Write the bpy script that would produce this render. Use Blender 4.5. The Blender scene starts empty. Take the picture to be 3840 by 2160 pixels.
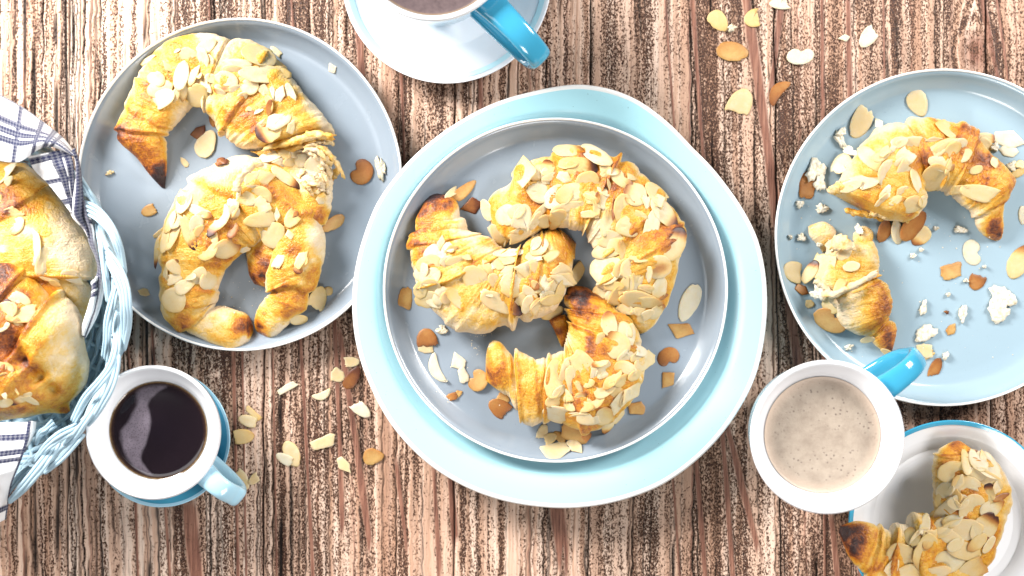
import bpy, math, random
import numpy as np
from mathutils import Vector
random.seed(7); rng = np.random.default_rng(7)
scene = bpy.context.scene
COL = scene.collection

# ---------------------------------------------------------------- camera, light, exposure
CAM_H = 0.75                     # camera height above the table, metres
PX = 6000.0                      # photograph pixels per metre on the table
cam_d = bpy.data.cameras.new("camera"); cam = bpy.data.objects.new("camera", cam_d); COL.objects.link(cam)
cam.location = (0, 0, CAM_H); cam_d.sensor_width = 36.0
cam_d.lens = 36.0 * CAM_H / (3840 / PX); cam_d.clip_start = 0.01; cam_d.clip_end = 50
cam_d.dof.use_dof = True; cam_d.dof.focus_distance = CAM_H - 0.028; cam_d.dof.aperture_fstop = 4.5
scene.camera = cam
w = bpy.data.worlds.new("World"); scene.world = w; w.use_nodes = True
w.node_tree.nodes["Background"].inputs[0].default_value = (0.86, 0.93, 1.0, 1)
w.node_tree.nodes["Background"].inputs[1].default_value = 0.075

def area(name, loc, target, sx, sy, power, col):
    d = bpy.data.lights.new(name, 'AREA'); d.shape = 'RECTANGLE'; d.size = sx; d.size_y = sy
    d.energy = power; d.color = col
    o = bpy.data.objects.new(name, d); COL.objects.link(o); o.location = loc
    o.rotation_euler = (Vector(target) - Vector(loc)).to_track_quat('-Z', 'Y').to_euler()
area("window_light", (-0.70, 0.58, 0.52), (-0.06, 0.02, 0), 0.40, 0.34, 20.0, (1.0, 0.97, 0.93))
area("overhead_window", (-0.66, 0.02, 0.85), (-0.50, 0.02, 0), 0.30, 0.55, 1.2, (0.96, 0.98, 1.0))
area("side_light", (0.86, 0.52, 0.62), (0.22, 0.02, 0), 0.40, 0.36, 9.5, (1.0, 0.98, 0.96))
area("front_light", (0.25, -0.85, 0.8), (0.14, -0.15, 0), 0.4, 0.35, 4.5, (1.0, 0.96, 0.92))
scene.view_settings.view_transform = 'Standard'
try: scene.view_settings.look = 'None'
except Exception: pass
scene.view_settings.exposure = 0.60; scene.view_settings.gamma = 1.0
scene.cycles.max_bounces = 6

# ---------------------------------------------------------------- helpers
def at(px, py, z=0.0):
    k = (CAM_H - z) / CAM_H / PX
    return np.array([(px - 1920) * k, (1080 - py) * k, z])
class Crop:
    def __init__(s, x0, y0, k): s.x0, s.y0, s.k = x0, y0, k
    def __call__(s, X, Y): return (s.x0 + X / s.k, s.y0 + Y / s.k)
cA = Crop(400, 80, 2.264); cB = Crop(500, 520, 1.7244); cC = Crop(1450, 480, 1.8577); cD = Crop(1750, 500, 1.8113)
cE = Crop(1650, 1040, 2.0125); cF = Crop(2880, 240, 2.0125); cG = Crop(2880, 800, 1.9582); cH = Crop(2780, 1340, 1.767)
cI = Crop(0, 340, 2.5885); cK = Crop(0, 560, 2.4153); cL = Crop(0, 1060, 2.4153); cN = Crop(0, 1500, 2.5885)
cP = Crop(800, 1260, 2.264); cT = Crop(2400, 0, 1.789); cQ = Crop(1450, 1080, 2.898); cR = Crop(1000, 440, 2.337)

def _h(ix, iy, iz, s):
    n = (ix * 374761393 + iy * 668265263 + iz * 2147483647 + s * 144269504) & 0xffffffff
    n = ((n ^ (n >> 13)) * 1274126177) & 0xffffffff
    n = n ^ (n >> 16)
    return (n & 0xffff) / 32767.5 - 1.0
def vn(x, y, z=0.0, s=0):
    x = np.asarray(x, float); y = np.asarray(y, float); z = np.zeros_like(x) + z
    xi, yi, zi = np.floor(x).astype(np.int64), np.floor(y).astype(np.int64), np.floor(z).astype(np.int64)
    fx, fy, fz = x - xi, y - yi, z - zi
    fx, fy, fz = [f * f * (3 - 2 * f) for f in (fx, fy, fz)]
    r = 0
    for a in (0, 1):
        for b in (0, 1):
            for c in (0, 1):
                r = r + _h(xi + a, yi + b, zi + c, s) * (fx if a else 1 - fx) * (fy if b else 1 - fy) * (fz if c else 1 - fz)
    return r
def fbm(x, y, z=0.0, s=0, o=3):
    r, a = 0, 1.0
    for k in range(o):
        r = r + a * vn(np.asarray(x) * 2 ** k, np.asarray(y) * 2 ** k, np.asarray(z) * 2 ** k, s + k); a *= 0.5
    return r
def sstep(a, b, x):
    t = np.clip((x - a) / (b - a), 0, 1); return t * t * (3 - 2 * t)
def cr(pts, n, closed=False):
    """Catmull-Rom resample, rows of any width, uniform in arc length."""
    P = np.array(pts, float)
    Q = np.vstack([2 * P[0] - P[1], P, 2 * P[-1] - P[-2]])
    out = []
    for i in range(1, len(Q) - 2):
        t = np.linspace(0, 1, 17)[:-1, None]
        p0, p1, p2, p3 = Q[i - 1], Q[i], Q[i + 1], Q[i + 2]
        out.append(0.5 * (2 * p1 + (p2 - p0) * t + (2 * p0 - 5 * p1 + 4 * p2 - p3) * t ** 2 + (3 * p1 - p0 - 3 * p2 + p3) * t ** 3))
    out.append(P[-1:]); D = np.vstack(out)
    s = np.r_[0, np.cumsum(np.linalg.norm(np.diff(D, axis=0), axis=1))]
    t = np.linspace(0, s[-1], n)
    return np.stack([np.interp(t, s, D[:, k]) for k in range(D.shape[1])], 1)

# height map of everything laid out so far, for resting flakes on it
HX0, HY0, HR = -0.40, -0.26, 0.0004
HW, HHh = int(0.80 / HR), int(0.52 / HR)
HM = np.zeros((HHh, HW))
gx, gy = np.meshgrid(HX0 + (np.arange(HW) + .5) * HR, HY0 + (np.arange(HHh) + .5) * HR)
def hm_put(x, y, z):
    i = ((np.asarray(x) - HX0) / HR).astype(int); j = ((np.asarray(y) - HY0) / HR).astype(int)
    ok = (i >= 0) & (i < HW) & (j >= 0) & (j < HHh)
    np.maximum.at(HM, (j[ok], i[ok]), np.asarray(z)[ok])
def hm(x, y):
    i = np.clip(((np.asarray(x) - HX0) / HR).astype(int), 0, HW - 1); j = np.clip(((np.asarray(y) - HY0) / HR).astype(int), 0, HHh - 1)
    return HM[j, i]

def mk(name, V, F, mat, parent=None, loc=(0, 0, 0), attrs=None, uv=None, smooth=True, mats=None, fm=None):
    V = np.asarray(V, float) - np.asarray(loc, float)
    me = bpy.data.meshes.new(name)
    me.from_pydata(V.tolist(), [], [tuple(int(i) for i in f) for f in F])
    for m in (mats or [mat]): me.materials.append(m)
    if fm is not None: me.polygons.foreach_set("material_index", np.asarray(fm, np.int32))
    for k, a in (attrs or {}).items():
        at_ = me.attributes.new(k, 'FLOAT', 'POINT'); at_.data.foreach_set("value", np.asarray(a, np.float32))
    if uv is not None:
        l = me.uv_layers.new(name="UVMap"); idx = np.zeros(len(me.loops), np.int32); me.loops.foreach_get("vertex_index", idx)
        l.data.foreach_set("uv", np.asarray(uv, np.float32)[idx].ravel())
    if smooth: me.shade_smooth()
    me.update()
    o = bpy.data.objects.new(name, me); COL.objects.link(o)
    if parent is not None:
        o.parent = parent
        base = Vector(parent.get("_b", (0, 0, 0)))
        o.location = Vector(loc) - base
        o["_b"] = tuple(loc)
    else:
        o.location = loc; o["_b"] = tuple(float(v) for v in loc)
    return o
def tag(o, label=None, cat=None, group=None, kind=None):
    if label: o["label"] = label
    if cat: o["category"] = cat
    if group: o["group"] = group
    if kind: o["kind"] = kind
    return o
def empty(name, loc):
    o = bpy.data.objects.new(name, None); COL.objects.link(o); o.location = loc; o.empty_display_size = 0.02
    o["_b"] = tuple(float(v) for v in loc); return o
def grid_faces(nu, nv, wrap=False, flip=False):
    F = []
    for i in range(nu - 1):
        for j in range(nv if wrap else nv - 1):
            a, b, c, d = i * nv + j, i * nv + (j + 1) % nv, (i + 1) * nv + (j + 1) % nv, (i + 1) * nv + j
            F.append((a, d, c, b) if flip else (a, b, c, d))
    return F
def lathe(name, prof, mat, center, parent=None, seg=144, mod=None, mats=None, fmi=None, sx=1.0, sy=1.0, put=True, loc=None):
    """prof: (r, z, material index) from the outside foot over the lip to the centre."""
    P = np.array([(p[0], p[1]) for p in prof], float); n = len(P)
    th = np.linspace(0, 2 * math.pi, seg, endpoint=False)
    m = np.ones(seg) if mod is None else mod(th)
    V = np.zeros((n, seg, 3))
    rmax = P[:, 0].max()
    for i, (r, z) in enumerate(P):
        k = 1 + (m - 1) * (r / rmax) ** 2
        V[i, :, 0] = center[0] + r * k * np.cos(th) * sx; V[i, :, 1] = center[1] + r * k * np.sin(th) * sy
        V[i, :, 2] = center[2] + z
    F = grid_faces(n, seg, True); fm = None
    if mats: fm = [int(prof[min(i + 1, n - 1)][2]) for i in range(n - 1) for _ in range(seg)]
    V = V.reshape(-1, 3)
    if P[-1, 0] < 1e-6:
        pass
    o = mk(name, V, F, mat, parent, loc if loc is not None else center, mats=mats, fm=fm)
    if put:
        top = [(r, z) for r, z in P]
        k0 = int(np.argmax(P[:, 1])); tp = P[k0:][::-1]
        R = np.hypot((gx - center[0]) / sx, (gy - center[1]) / sy)
        if mod is not None: R = R / mod(np.arctan2(gy - center[1], gx - center[0]))
        z = np.interp(R, tp[:, 0], tp[:, 1], right=-1) + center[2]
        np.maximum(HM, np.where(R <= rmax, z, 0), out=HM)
    return o
def tube(name, pts, r, mat, parent=None, n=40, k=8, taper=True, loc=None, res=True):
    C = cr(pts, n) if res else np.asarray(pts, float)
    n = len(C); T = np.gradient(C, axis=0); T /= np.linalg.norm(T, axis=1)[:, None] + 1e-12
    up = np.array([0, 0, 1.0]); A = np.cross(T, up); A /= np.linalg.norm(A, axis=1)[:, None] + 1e-9; B = np.cross(A, T)
    a = np.linspace(0, 2 * math.pi, k, endpoint=False)
    rr = np.full(n, r)
    if taper: rr[0] *= .55; rr[-1] *= .55
    V = C[:, None] + rr[:, None, None] * (np.cos(a)[None, :, None] * A[:, None] + np.sin(a)[None, :, None] * B[:, None])
    F = grid_faces(n, k, True); F += [tuple(range(k))[::-1], tuple((n - 1) * k + i for i in range(k))]
    return mk(name, V.reshape(-1, 3), F, mat, parent, loc if loc is not None else C[n // 2])

# ---------------------------------------------------------------- materials
def nmat(name):
    m = bpy.data.materials.new(name); m.use_nodes = True
    nt = m.node_tree; b = nt.nodes["Principled BSDF"]
    return m, nt, b
def N(nt, t, **kw):
    n = nt.nodes.new(t)
    for k, v in kw.items():
        if k.startswith("i_"): n.inputs[int(k[2:])].default_value = v
        else: setattr(n, k, v)
    return n
def ramp(nt, stops, fac=None, interp='LINEAR'):
    r = nt.nodes.new("ShaderNodeValToRGB"); e = r.color_ramp.elements; r.color_ramp.interpolation = interp
    e.remove(e[1]); e[0].position = stops[0][0]; e[0].color = (*stops[0][1], 1)
    for p, c in stops[1:]: e.new(p).color = (*c, 1)
    if fac is not None: nt.links.new(fac, r.inputs[0])
    return r
def noise(nt, sc, det=3, rough=.55, vec=None, dist=0.0):
    n = nt.nodes.new("ShaderNodeTexNoise"); n.inputs["Scale"].default_value = sc; n.inputs["Detail"].default_value = det
    n.inputs["Roughness"].default_value = rough; n.inputs["Distortion"].default_value = dist
    if vec is not None: nt.links.new(vec, n.inputs["Vector"])
    return n
def world_vec(nt, scale=(1, 1, 1)):
    g = nt.nodes.new("ShaderNodeNewGeometry"); m = nt.nodes.new("ShaderNodeMapping"); m.inputs["Scale"].default_value = scale
    nt.links.new(g.outputs["Position"], m.inputs["Vector"]); return m.outputs[0]
def math_(nt, op, a, b=None, clamp=False):
    m = nt.nodes.new("ShaderNodeMath"); m.operation = op; m.use_clamp = clamp
    for i, v in enumerate((a, b)):
        if v is None: continue
        if isinstance(v, (int, float)): m.inputs[i].default_value = v
        else: nt.links.new(v, m.inputs[i])
    return m.outputs[0]
def mixc(nt, fac, a, b, mode='MIX'):
    m = nt.nodes.new("ShaderNodeMix"); m.data_type = 'RGBA'; m.blend_type = mode
    for sock, v in ((m.inputs[0], fac), (m.inputs[6], a), (m.inputs[7], b)):
        if isinstance(v, (int, float)): sock.default_value = v
        elif isinstance(v, tuple): sock.default_value = (*v, 1)
        else: nt.links.new(v, sock)
    return m.outputs[2]
def attr(nt, name):
    a = nt.nodes.new("ShaderNodeAttribute"); a.attribute_name = name; return a.outputs["Fac"]
def bump(nt, b, h, strength, dist):
    n = nt.nodes.new("ShaderNodeBump"); n.inputs["Strength"].default_value = strength; n.inputs["Distance"].default_value = dist
    nt.links.new(h, n.inputs["Height"]); nt.links.new(n.outputs[0], b.inputs["Normal"])

def glaze(name, col, rough=.22, var=.06, coat=.3, speck=0.0):
    m, nt, b = nmat(name)
    v = world_vec(nt)
    n1 = noise(nt, 28, 3, .6, v)
    c = mixc(nt, math_(nt, 'MULTIPLY', n1.outputs[0], var * 4, True), col, tuple(x * .86 for x in col))
    if speck:
        n2 = noise(nt, 900, 1, .5, v); s = ramp(nt, [(0.76, (0, 0, 0)), (0.79, (1, 1, 1))], n2.outputs[0])
        c = mixc(nt, math_(nt, 'MULTIPLY', s.outputs[0], speck), c, (0.1, 0.1, 0.12))
    nt.links.new(c, b.inputs["Base Color"]); b.inputs["Roughness"].default_value = rough
    n3 = noise(nt, 60, 3, .6, v)
    rr = ramp(nt, [(0.3, (rough * .8,) * 3), (0.75, (rough * 1.5,) * 3)], n3.outputs[0]); nt.links.new(rr.outputs[0], b.inputs["Roughness"])
    b.inputs["Coat Weight"].default_value = coat; b.inputs["Coat Roughness"].default_value = .12
    n4 = noise(nt, 35, 2, .5, v); bump(nt, b, n4.outputs[0], .12, .002)
    return m
M = {}
M['grey_plate'] = glaze("grey_enamel", (0.25, 0.298, 0.352), .20, .05, .25, .25)
M['blue_plate'] = glaze("pale_blue_grey_enamel", (0.31, 0.42, 0.49), .18, .05, .25, .25)
M['lip'] = glaze("white_worn_lip", (0.82, 0.82, 0.80), .4, .1, .1)
M['charger'] = glaze("aqua_glaze", (0.40, 0.695, 0.775), .16, .05, .5, .5)
M['white'] = glaze("white_porcelain", (0.82, 0.83, 0.86), .16, .02, .5)
M['sky_blue'] = glaze("sky_blue_glaze", (0.05, 0.34, 0.53), .12, .04, .6)
M['soft_blue'] = glaze("soft_blue_glaze", (0.42, 0.68, 0.82), .16, .04, .5)
M['ring_blue'] = glaze("pale_ring_glaze", (0.58, 0.82, 0.88), .18, .04, .4)
M['deep_blue'] = glaze("deep_blue_glaze", (0.07, 0.34, 0.50), .18, .04, .5)
M['wicker'] = glaze("painted_wicker", (0.42, 0.58, 0.68), .62, .4, .0)

def pastry_mat():
    m, nt, b = nmat("baked_pastry"); v = world_vec(nt)
    bk = attr(nt, "bake")
    cb = nt.nodes.new("ShaderNodeCombineXYZ"); nt.links.new(attr(nt, "ru"), cb.inputs[0]); nt.links.new(attr(nt, "rv"), cb.inputs[1])
    st = noise(nt, 1.0, 4, .62, cb.outputs[0], .6)
    n1 = noise(nt, 190, 4, .65, v, .4); n2 = noise(nt, 700, 3, .65, v); n3 = noise(nt, 75, 3, .6, v)
    x = math_(nt, 'MULTIPLY', bk, math_(nt, 'ADD', .50, math_(nt, 'MULTIPLY', math_(nt, 'ADD', n1.outputs[0], n2.outputs[0]), .5)))
    for n_, a_ in ((n1, .34), (n2, .18), (n3, .36), (st, .07)):
        x = math_(nt, 'ADD', x, math_(nt, 'MULTIPLY', math_(nt, 'SUBTRACT', n_.outputs[0], .5), a_))
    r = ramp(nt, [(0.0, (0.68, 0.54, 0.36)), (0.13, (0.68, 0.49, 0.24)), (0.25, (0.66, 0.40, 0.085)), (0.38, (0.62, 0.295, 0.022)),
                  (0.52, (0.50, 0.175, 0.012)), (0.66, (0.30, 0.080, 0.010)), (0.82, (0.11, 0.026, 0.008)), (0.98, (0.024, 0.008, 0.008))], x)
    nt.links.new(r.outputs[0], b.inputs["Base Color"])
    rr = ramp(nt, [(0.1, (.62,) * 3), (0.33, (.34,) * 3), (0.6, (.32,) * 3), (.9, (.45,) * 3)], x)
    nt.links.new(rr.outputs[0], b.inputs["Roughness"])
    b.inputs["Subsurface Weight"].default_value = .10; b.inputs["Subsurface Radius"].default_value = (.003, .0015, .0008); b.inputs["Subsurface Scale"].default_value = .5
    h = math_(nt, 'ADD', math_(nt, 'MULTIPLY', n1.outputs[0], .55), math_(nt, 'MULTIPLY', n2.outputs[0], .22))
    h = math_(nt, 'ADD', h, math_(nt, 'MULTIPLY', st.outputs[0], .16))
    bump(nt, b, h, .85, .0030)
    return m
M['pastry'] = pastry_mat()
def almond_mat():
    m, nt, b = nmat("almond"); v = world_vec(nt)
    t = attr(nt, "toast"); n1 = noise(nt, 260, 3, .6, v); n2 = noise(nt, 900, 2, .5, v)
    x = math_(nt, 'ADD', t, math_(nt, 'MULTIPLY', math_(nt, 'SUBTRACT', n1.outputs[0], .5), .16))
    x = math_(nt, 'ADD', x, math_(nt, 'MULTIPLY', math_(nt, 'SUBTRACT', n2.outputs[0], .5), .06))
    r = ramp(nt, [(0.0, (0.70, 0.60, 0.455)), (0.14, (0.66, 0.485, 0.275)), (0.30, (0.64, 0.415, 0.16)), (0.45, (0.48, 0.25, 0.075)),
                  (0.62, (0.33, 0.125, 0.025)), (0.80, (0.115, 0.03, 0.010)), (0.95, (0.03, 0.010, 0.008))], x)
    nt.links.new(r.outputs[0], b.inputs["Base Color"]); b.inputs["Roughness"].default_value = .48
    b.inputs["Subsurface Weight"].default_value = .45; b.inputs["Subsurface Radius"].default_value = (.004, .0025, .0012); b.inputs["Subsurface Scale"].default_value = .7
    bump(nt, b, n1.outputs[0], .25, .0008)
    return m
M['almond'] = almond_mat()
def crumb_mat():
    m, nt, b = nmat("pastry_crumb"); v = world_vec(nt); n = noise(nt, 500, 3, .6, v)
    r = ramp(nt, [(0.3, (.60, .50, .32)), (.6, (.76, .72, .62))], n.outputs[0]); nt.links.new(r.outputs[0], b.inputs["Base Color"])
    b.inputs["Roughness"].default_value = .6; bump(nt, b, n.outputs[0], .6, .001); return m
M['crumb'] = crumb_mat()

def wood_mat():
    m, nt, b = nmat("weathered_wood")
    v1 = world_vec(nt, (1, .66, 1)); v2 = world_vec(nt, (1, .05, 1)); v3 = world_vec(nt, (1, .2, 1))
    P, B, Z, T = attr(nt, "pit"), attr(nt, "strip"), attr(nt, "dark"), attr(nt, "tone")
    n1 = noise(nt, 1050, 3, .62, v1, .3); n2 = noise(nt, 640, 3, .6, v2); n3 = noise(nt, 18, 3, .5, v3); n4 = noise(nt, 1500, 2, .6, v1)
    x = math_(nt, 'ADD', math_(nt, 'MULTIPLY', n1.outputs[0], .80), math_(nt, 'MULTIPLY', n2.outputs[0], .20))
    # pit where the stretched noise falls under the board's own pit density
    d = math_(nt, 'SUBTRACT', math_(nt, 'ADD', math_(nt, 'MULTIPLY', P, .33), .288), x)
    pit = math_(nt, 'MULTIPLY', math_(nt, 'ADD', d, .015), 20.0, True)
    worn = math_(nt, 'MULTIPLY', math_(nt, 'ADD', d, .085), 11.0, True)
    pale = ramp(nt, [(0.0, (0.46, 0.265, 0.175)), (0.5, (0.66, 0.44, 0.325)), (1.0, (0.78, 0.60, 0.485))], math_(nt, 'ADD', T, math_(nt, 'MULTIPLY', math_(nt, 'SUBTRACT', n3.outputs[0], .5), .8)))
    grain = ramp(nt, [(0.3, (0.55,) * 3), (0.62, (1.0,) * 3)], n2.outputs[0])
    c = mixc(nt, .42, pale.outputs[0], grain.outputs[0], 'MULTIPLY')
    br = ramp(nt, [(0.3, (0.10, 0.038, 0.026)), (0.55, (0.25, 0.11, 0.072)), (0.75, (0.40, 0.215, 0.145))], n2.outputs[0])
    c = mixc(nt, B, c, br.outputs[0])
    dk = ramp(nt, [(0.35, (0.018, 0.008, 0.006)), (0.7, (0.13, 0.054, 0.030))], n4.outputs[0])
    tan = ramp(nt, [(0.3, (0.19, 0.080, 0.042)), (0.7, (0.42, 0.22, 0.128))], n4.outputs[0])
    c = mixc(nt, worn, c, tan.outputs[0])
    c = mixc(nt, pit, c, dk.outputs[0])
    c = mixc(nt, Z, c, (0.012, 0.007, 0.006))
    nt.links.new(c, b.inputs["Base Color"])
    b.inputs["Roughness"].default_value = .55; b.inputs["Specular IOR Level"].default_value = .35
    h = math_(nt, 'SUBTRACT', math_(nt, 'MULTIPLY', n2.outputs[0], .5), math_(nt, 'ADD', pit, math_(nt, 'MULTIPLY', worn, .6)))
    bump(nt, b, h, .9, .0014)
    return m
M['wood'] = wood_mat()
def cloth_mat():
    m, nt, b = nmat("checked_cotton")
    uv = nt.nodes.new("ShaderNodeUVMap")
    ck = nt.nodes.new("ShaderNodeTexChecker"); ck.inputs["Scale"].default_value = 1 / 1.5
    mp = nt.nodes.new("ShaderNodeMapping"); mp.inputs["Rotation"].default_value = (0, 0, .785); nt.links.new(uv.outputs[0], mp.inputs[0])
    nt.links.new(mp.outputs[0], ck.inputs["Vector"])
    nv = attr(nt, "navy")
    n = noise(nt, 2.0, 2, .5, uv.outputs[0])
    f = math_(nt, 'MULTIPLY', nv, math_(nt, 'SUBTRACT', 1.0, math_(nt, 'MULTIPLY', ck.outputs['Fac'], .15)))
    wv = nt.nodes.new("ShaderNodeTexWave"); wv.inputs["Scale"].default_value = .42; nt.links.new(uv.outputs[0], wv.inputs["Vector"])
    c = mixc(nt, f, mixc(nt, math_(nt, 'MULTIPLY', n.outputs[0], .25), (0.86, 0.86, 0.87), (0.7, 0.7, 0.74)), (0.012, 0.016, 0.06))
    nt.links.new(c, b.inputs["Base Color"]); b.inputs["Roughness"].default_value = .9
    b.inputs["Sheen Weight"].default_value = .2
    h = math_(nt, 'ADD', math_(nt, 'MULTIPLY', ck.outputs["Fac"], .5), math_(nt, 'MULTIPLY', n.outputs[0], .6))
    bump(nt, b, h, .35, .0006)
    return m
M['cloth'] = cloth_mat()
def coffee_mat(name, kind):
    m, nt, b = nmat(name); v = world_vec(nt)
    r = attr(nt, "rad")                      # 0 centre .. 1 wall
    n1 = noise(nt, 120, 4, .65, v); n2 = noise(nt, 700, 2, .6, v)
    vo = nt.nodes.new("ShaderNodeTexVoronoi"); vo.inputs["Scale"].default_value = 380 if kind != 'black' else 900; nt.links.new(v, vo.inputs["Vector"])
    if kind == 'black':
        e = math_(nt, 'ADD', r, math_(nt, 'MULTIPLY', math_(nt, 'SUBTRACT', n2.outputs[0], .5), .035))
        c = ramp(nt, [(0.0, (0.010, 0.006, 0.010)), (0.90, (0.012, 0.007, 0.010)), (0.96, (0.03, 0.015, 0.012)), (.99, (0.13, 0.08, 0.04)), (1.0, (0.4, 0.28, .15))], e)
        f = attr(nt, "foam_reflection")
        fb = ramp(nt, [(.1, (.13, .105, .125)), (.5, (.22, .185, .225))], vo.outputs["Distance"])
        cc = mixc(nt, math_(nt, 'MULTIPLY', f, math_(nt, 'ADD', n1.outputs[0], .3), True), c.outputs[0], fb.outputs[0])  # reflected window light and film, painted as base colour
        nt.links.new(cc, b.inputs["Base Color"]); b.inputs["Roughness"].default_value = .07
    elif kind == 'latte':
        c = ramp(nt, [(0.3, (0.33, 0.265, 0.21)), (.6, (0.43, 0.355, 0.285))], n1.outputs[0])
        hole = ramp(nt, [(.17, (1, 1, 1)), (.27, (0, 0, 0))], vo.outputs["Distance"])
        n5 = noise(nt, 60, 2, .5, v); msk = ramp(nt, [(.40, (0, 0, 0)), (.60, (1, 1, 1))], n5.outputs[0])
        hh = math_(nt, 'MULTIPLY', math_(nt, 'MULTIPLY', hole.outputs[0], msk.outputs[0]), .65)
        cc = mixc(nt, hh, c.outputs[0], (0.10, 0.07, 0.055))
        ed = ramp(nt, [(.80, (0, 0, 0)), (1.0, (1, 1, 1))], r)
        cc = mixc(nt, ed.outputs[0], cc, (0.60, 0.47, 0.37))
        nt.links.new(cc, b.inputs["Base Color"]); b.inputs["Roughness"].default_value = .45
        bump(nt, b, math_(nt, 'SUBTRACT', n2.outputs[0], hh), .4, .0008)
    else:
        c = ramp(nt, [(0.3, (0.045, 0.030, 0.036)), (.65, (0.11, 0.078, 0.082))], n1.outputs[0])
        fl = mixc(nt, math_(nt, 'MULTIPLY', n2.outputs[0], .4), c.outputs[0], (0.2, 0.15, 0.14))
        ed = ramp(nt, [(.97, (0, 0, 0)), (1.0, (1, 1, 1))], r)
        cc = mixc(nt, ed.outputs[0], fl, (0.26, 0.18, 0.11))
        nt.links.new(cc, b.inputs["Base Color"]); b.inputs["Roughness"].default_value = .35
        bump(nt, b, n2.outputs[0], .2, .0006)
    return m
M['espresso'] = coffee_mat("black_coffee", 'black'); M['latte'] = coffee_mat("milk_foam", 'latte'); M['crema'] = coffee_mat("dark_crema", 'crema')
# ---------------------------------------------------------------- table of brushed boards
table = tag(empty("table", (0, 0, -0.025)), "weathered wooden table of brushed boards with pale worn paint in the grain", "table")
SEAMS = [-1900, -1150, -420, 250, 985, 1700, 2206, 2930, 3725, 4440, 5200]     # photograph pixels, at the lower edge
# smooth brown late-wood strips: (x at top, x at bottom, width px, y from, y to)
STRIPS = [(2490, 2640, 9, -200, 2300), (2592, 2745, 20, -200, 2300), (2796, 3010, 42, -200, 1500), (2928, 2890, 28, -200, 330), (3084, 3092, 17, -200, 2300),
          (3182, 3225, 20, -200, 2300), (3318, 3340, 9, -200, 2300), (3690, 3790, 24, -200, 500), (3745, 3830, 14, -200, 600),
          (1262, 1390, 24, 1200, 2080), (1120, 1172, 15, 1200, 2300), (1240, 1282, 20, 900, 2000), (870, 892, 15, 1200, 2300), (905, 922, 9, 1200, 2300), (1018, 1036, 8, 1200, 2300),
          (700, 738, 58, 1850, 2300), (560, 640, 10, 1200, 2300), (470, 520, 11, 1200, 2300), (1480, 1520, 17, 1700, 2060), (1620, 1645, 17, 1700, 2200), (1680, 1705, 26, 1700, 2060),
          (2075, 2110, 60, 1850, 2130), (2590, 2640, 18, 1500, 2300), (2700, 2850, 26, 1500, 2100), (2500, 2545, 10, 1500, 2300), (3110, 3140, 26, 1900, 2300),
          (1795, 1812, 26, -200, 1000), (1340, 1395, 24, -200, 700), (1100, 1120, 9, -200, 300), (790, 800, 8, -200, 300), (1500, 1525, 12, -200, 900), (1950, 1965, 18, -200, 300)]
GROOVES = [(95, 96, 7), (128, 130, 9), (155, 158, 7), (210, 213, 11), (248, 250, 7), (277, 280, 9), (330, 332, 6), (545, 540, 8), (568, 562, 9), (1035, 1050, 10), (2505, 2520, 7),
           (12, 20, 6), (60, 62, 5), (180, 182, 4), (300, 304, 5), (478, 474, 6), (3060, 3062, 5)]
def band_profile(seed):
    r = np.random.default_rng(seed); xs = np.arange(-2000, 5400, 1.0); p = np.zeros_like(xs); b = np.zeros_like(xs); g = np.zeros_like(xs); t = np.zeros_like(xs)
    x = -2000
    while x < 5400:
        wd = r.uniform(5, 16) if x < 2200 else r.uniform(6, 26)
        lo, hi = int(x + 2000), int(min(x + wd + 2000, len(xs)))
        if x < 640: lv = r.choice([.18, .36, .52, .70], p=[.40, .26, .22, .12])
        elif x < 1330: lv = r.choice([.24, .42, .54, .68], p=[.24, .32, .28, .16])
        elif x < 2200: lv = r.choice([.18, .34, .48, .64], p=[.36, .30, .24, .10])
        else: lv = r.choice([.24, .42, .52, .64], p=[.24, .34, .28, .14])
        p[lo:hi] = lv; t[lo:hi] = r.uniform(.15, .95)
        k = r.random()
        if k < .30: g[lo:min(lo + int(r.uniform(4, 9)), len(xs))] = r.uniform(.5, 1)
        if k > .92: b[lo:min(lo + int(r.uniform(4, 9)), len(xs))] = r.uniform(.4, .95)
        x += wd
    ker = np.ones(4) / 4
    cv = lambda q: np.convolve(q, ker, 'same')
    return xs, cv(p), cv(b), cv(g), cv(t)
XS, PP, BB, GG, TT_ = band_profile(5)
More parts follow.
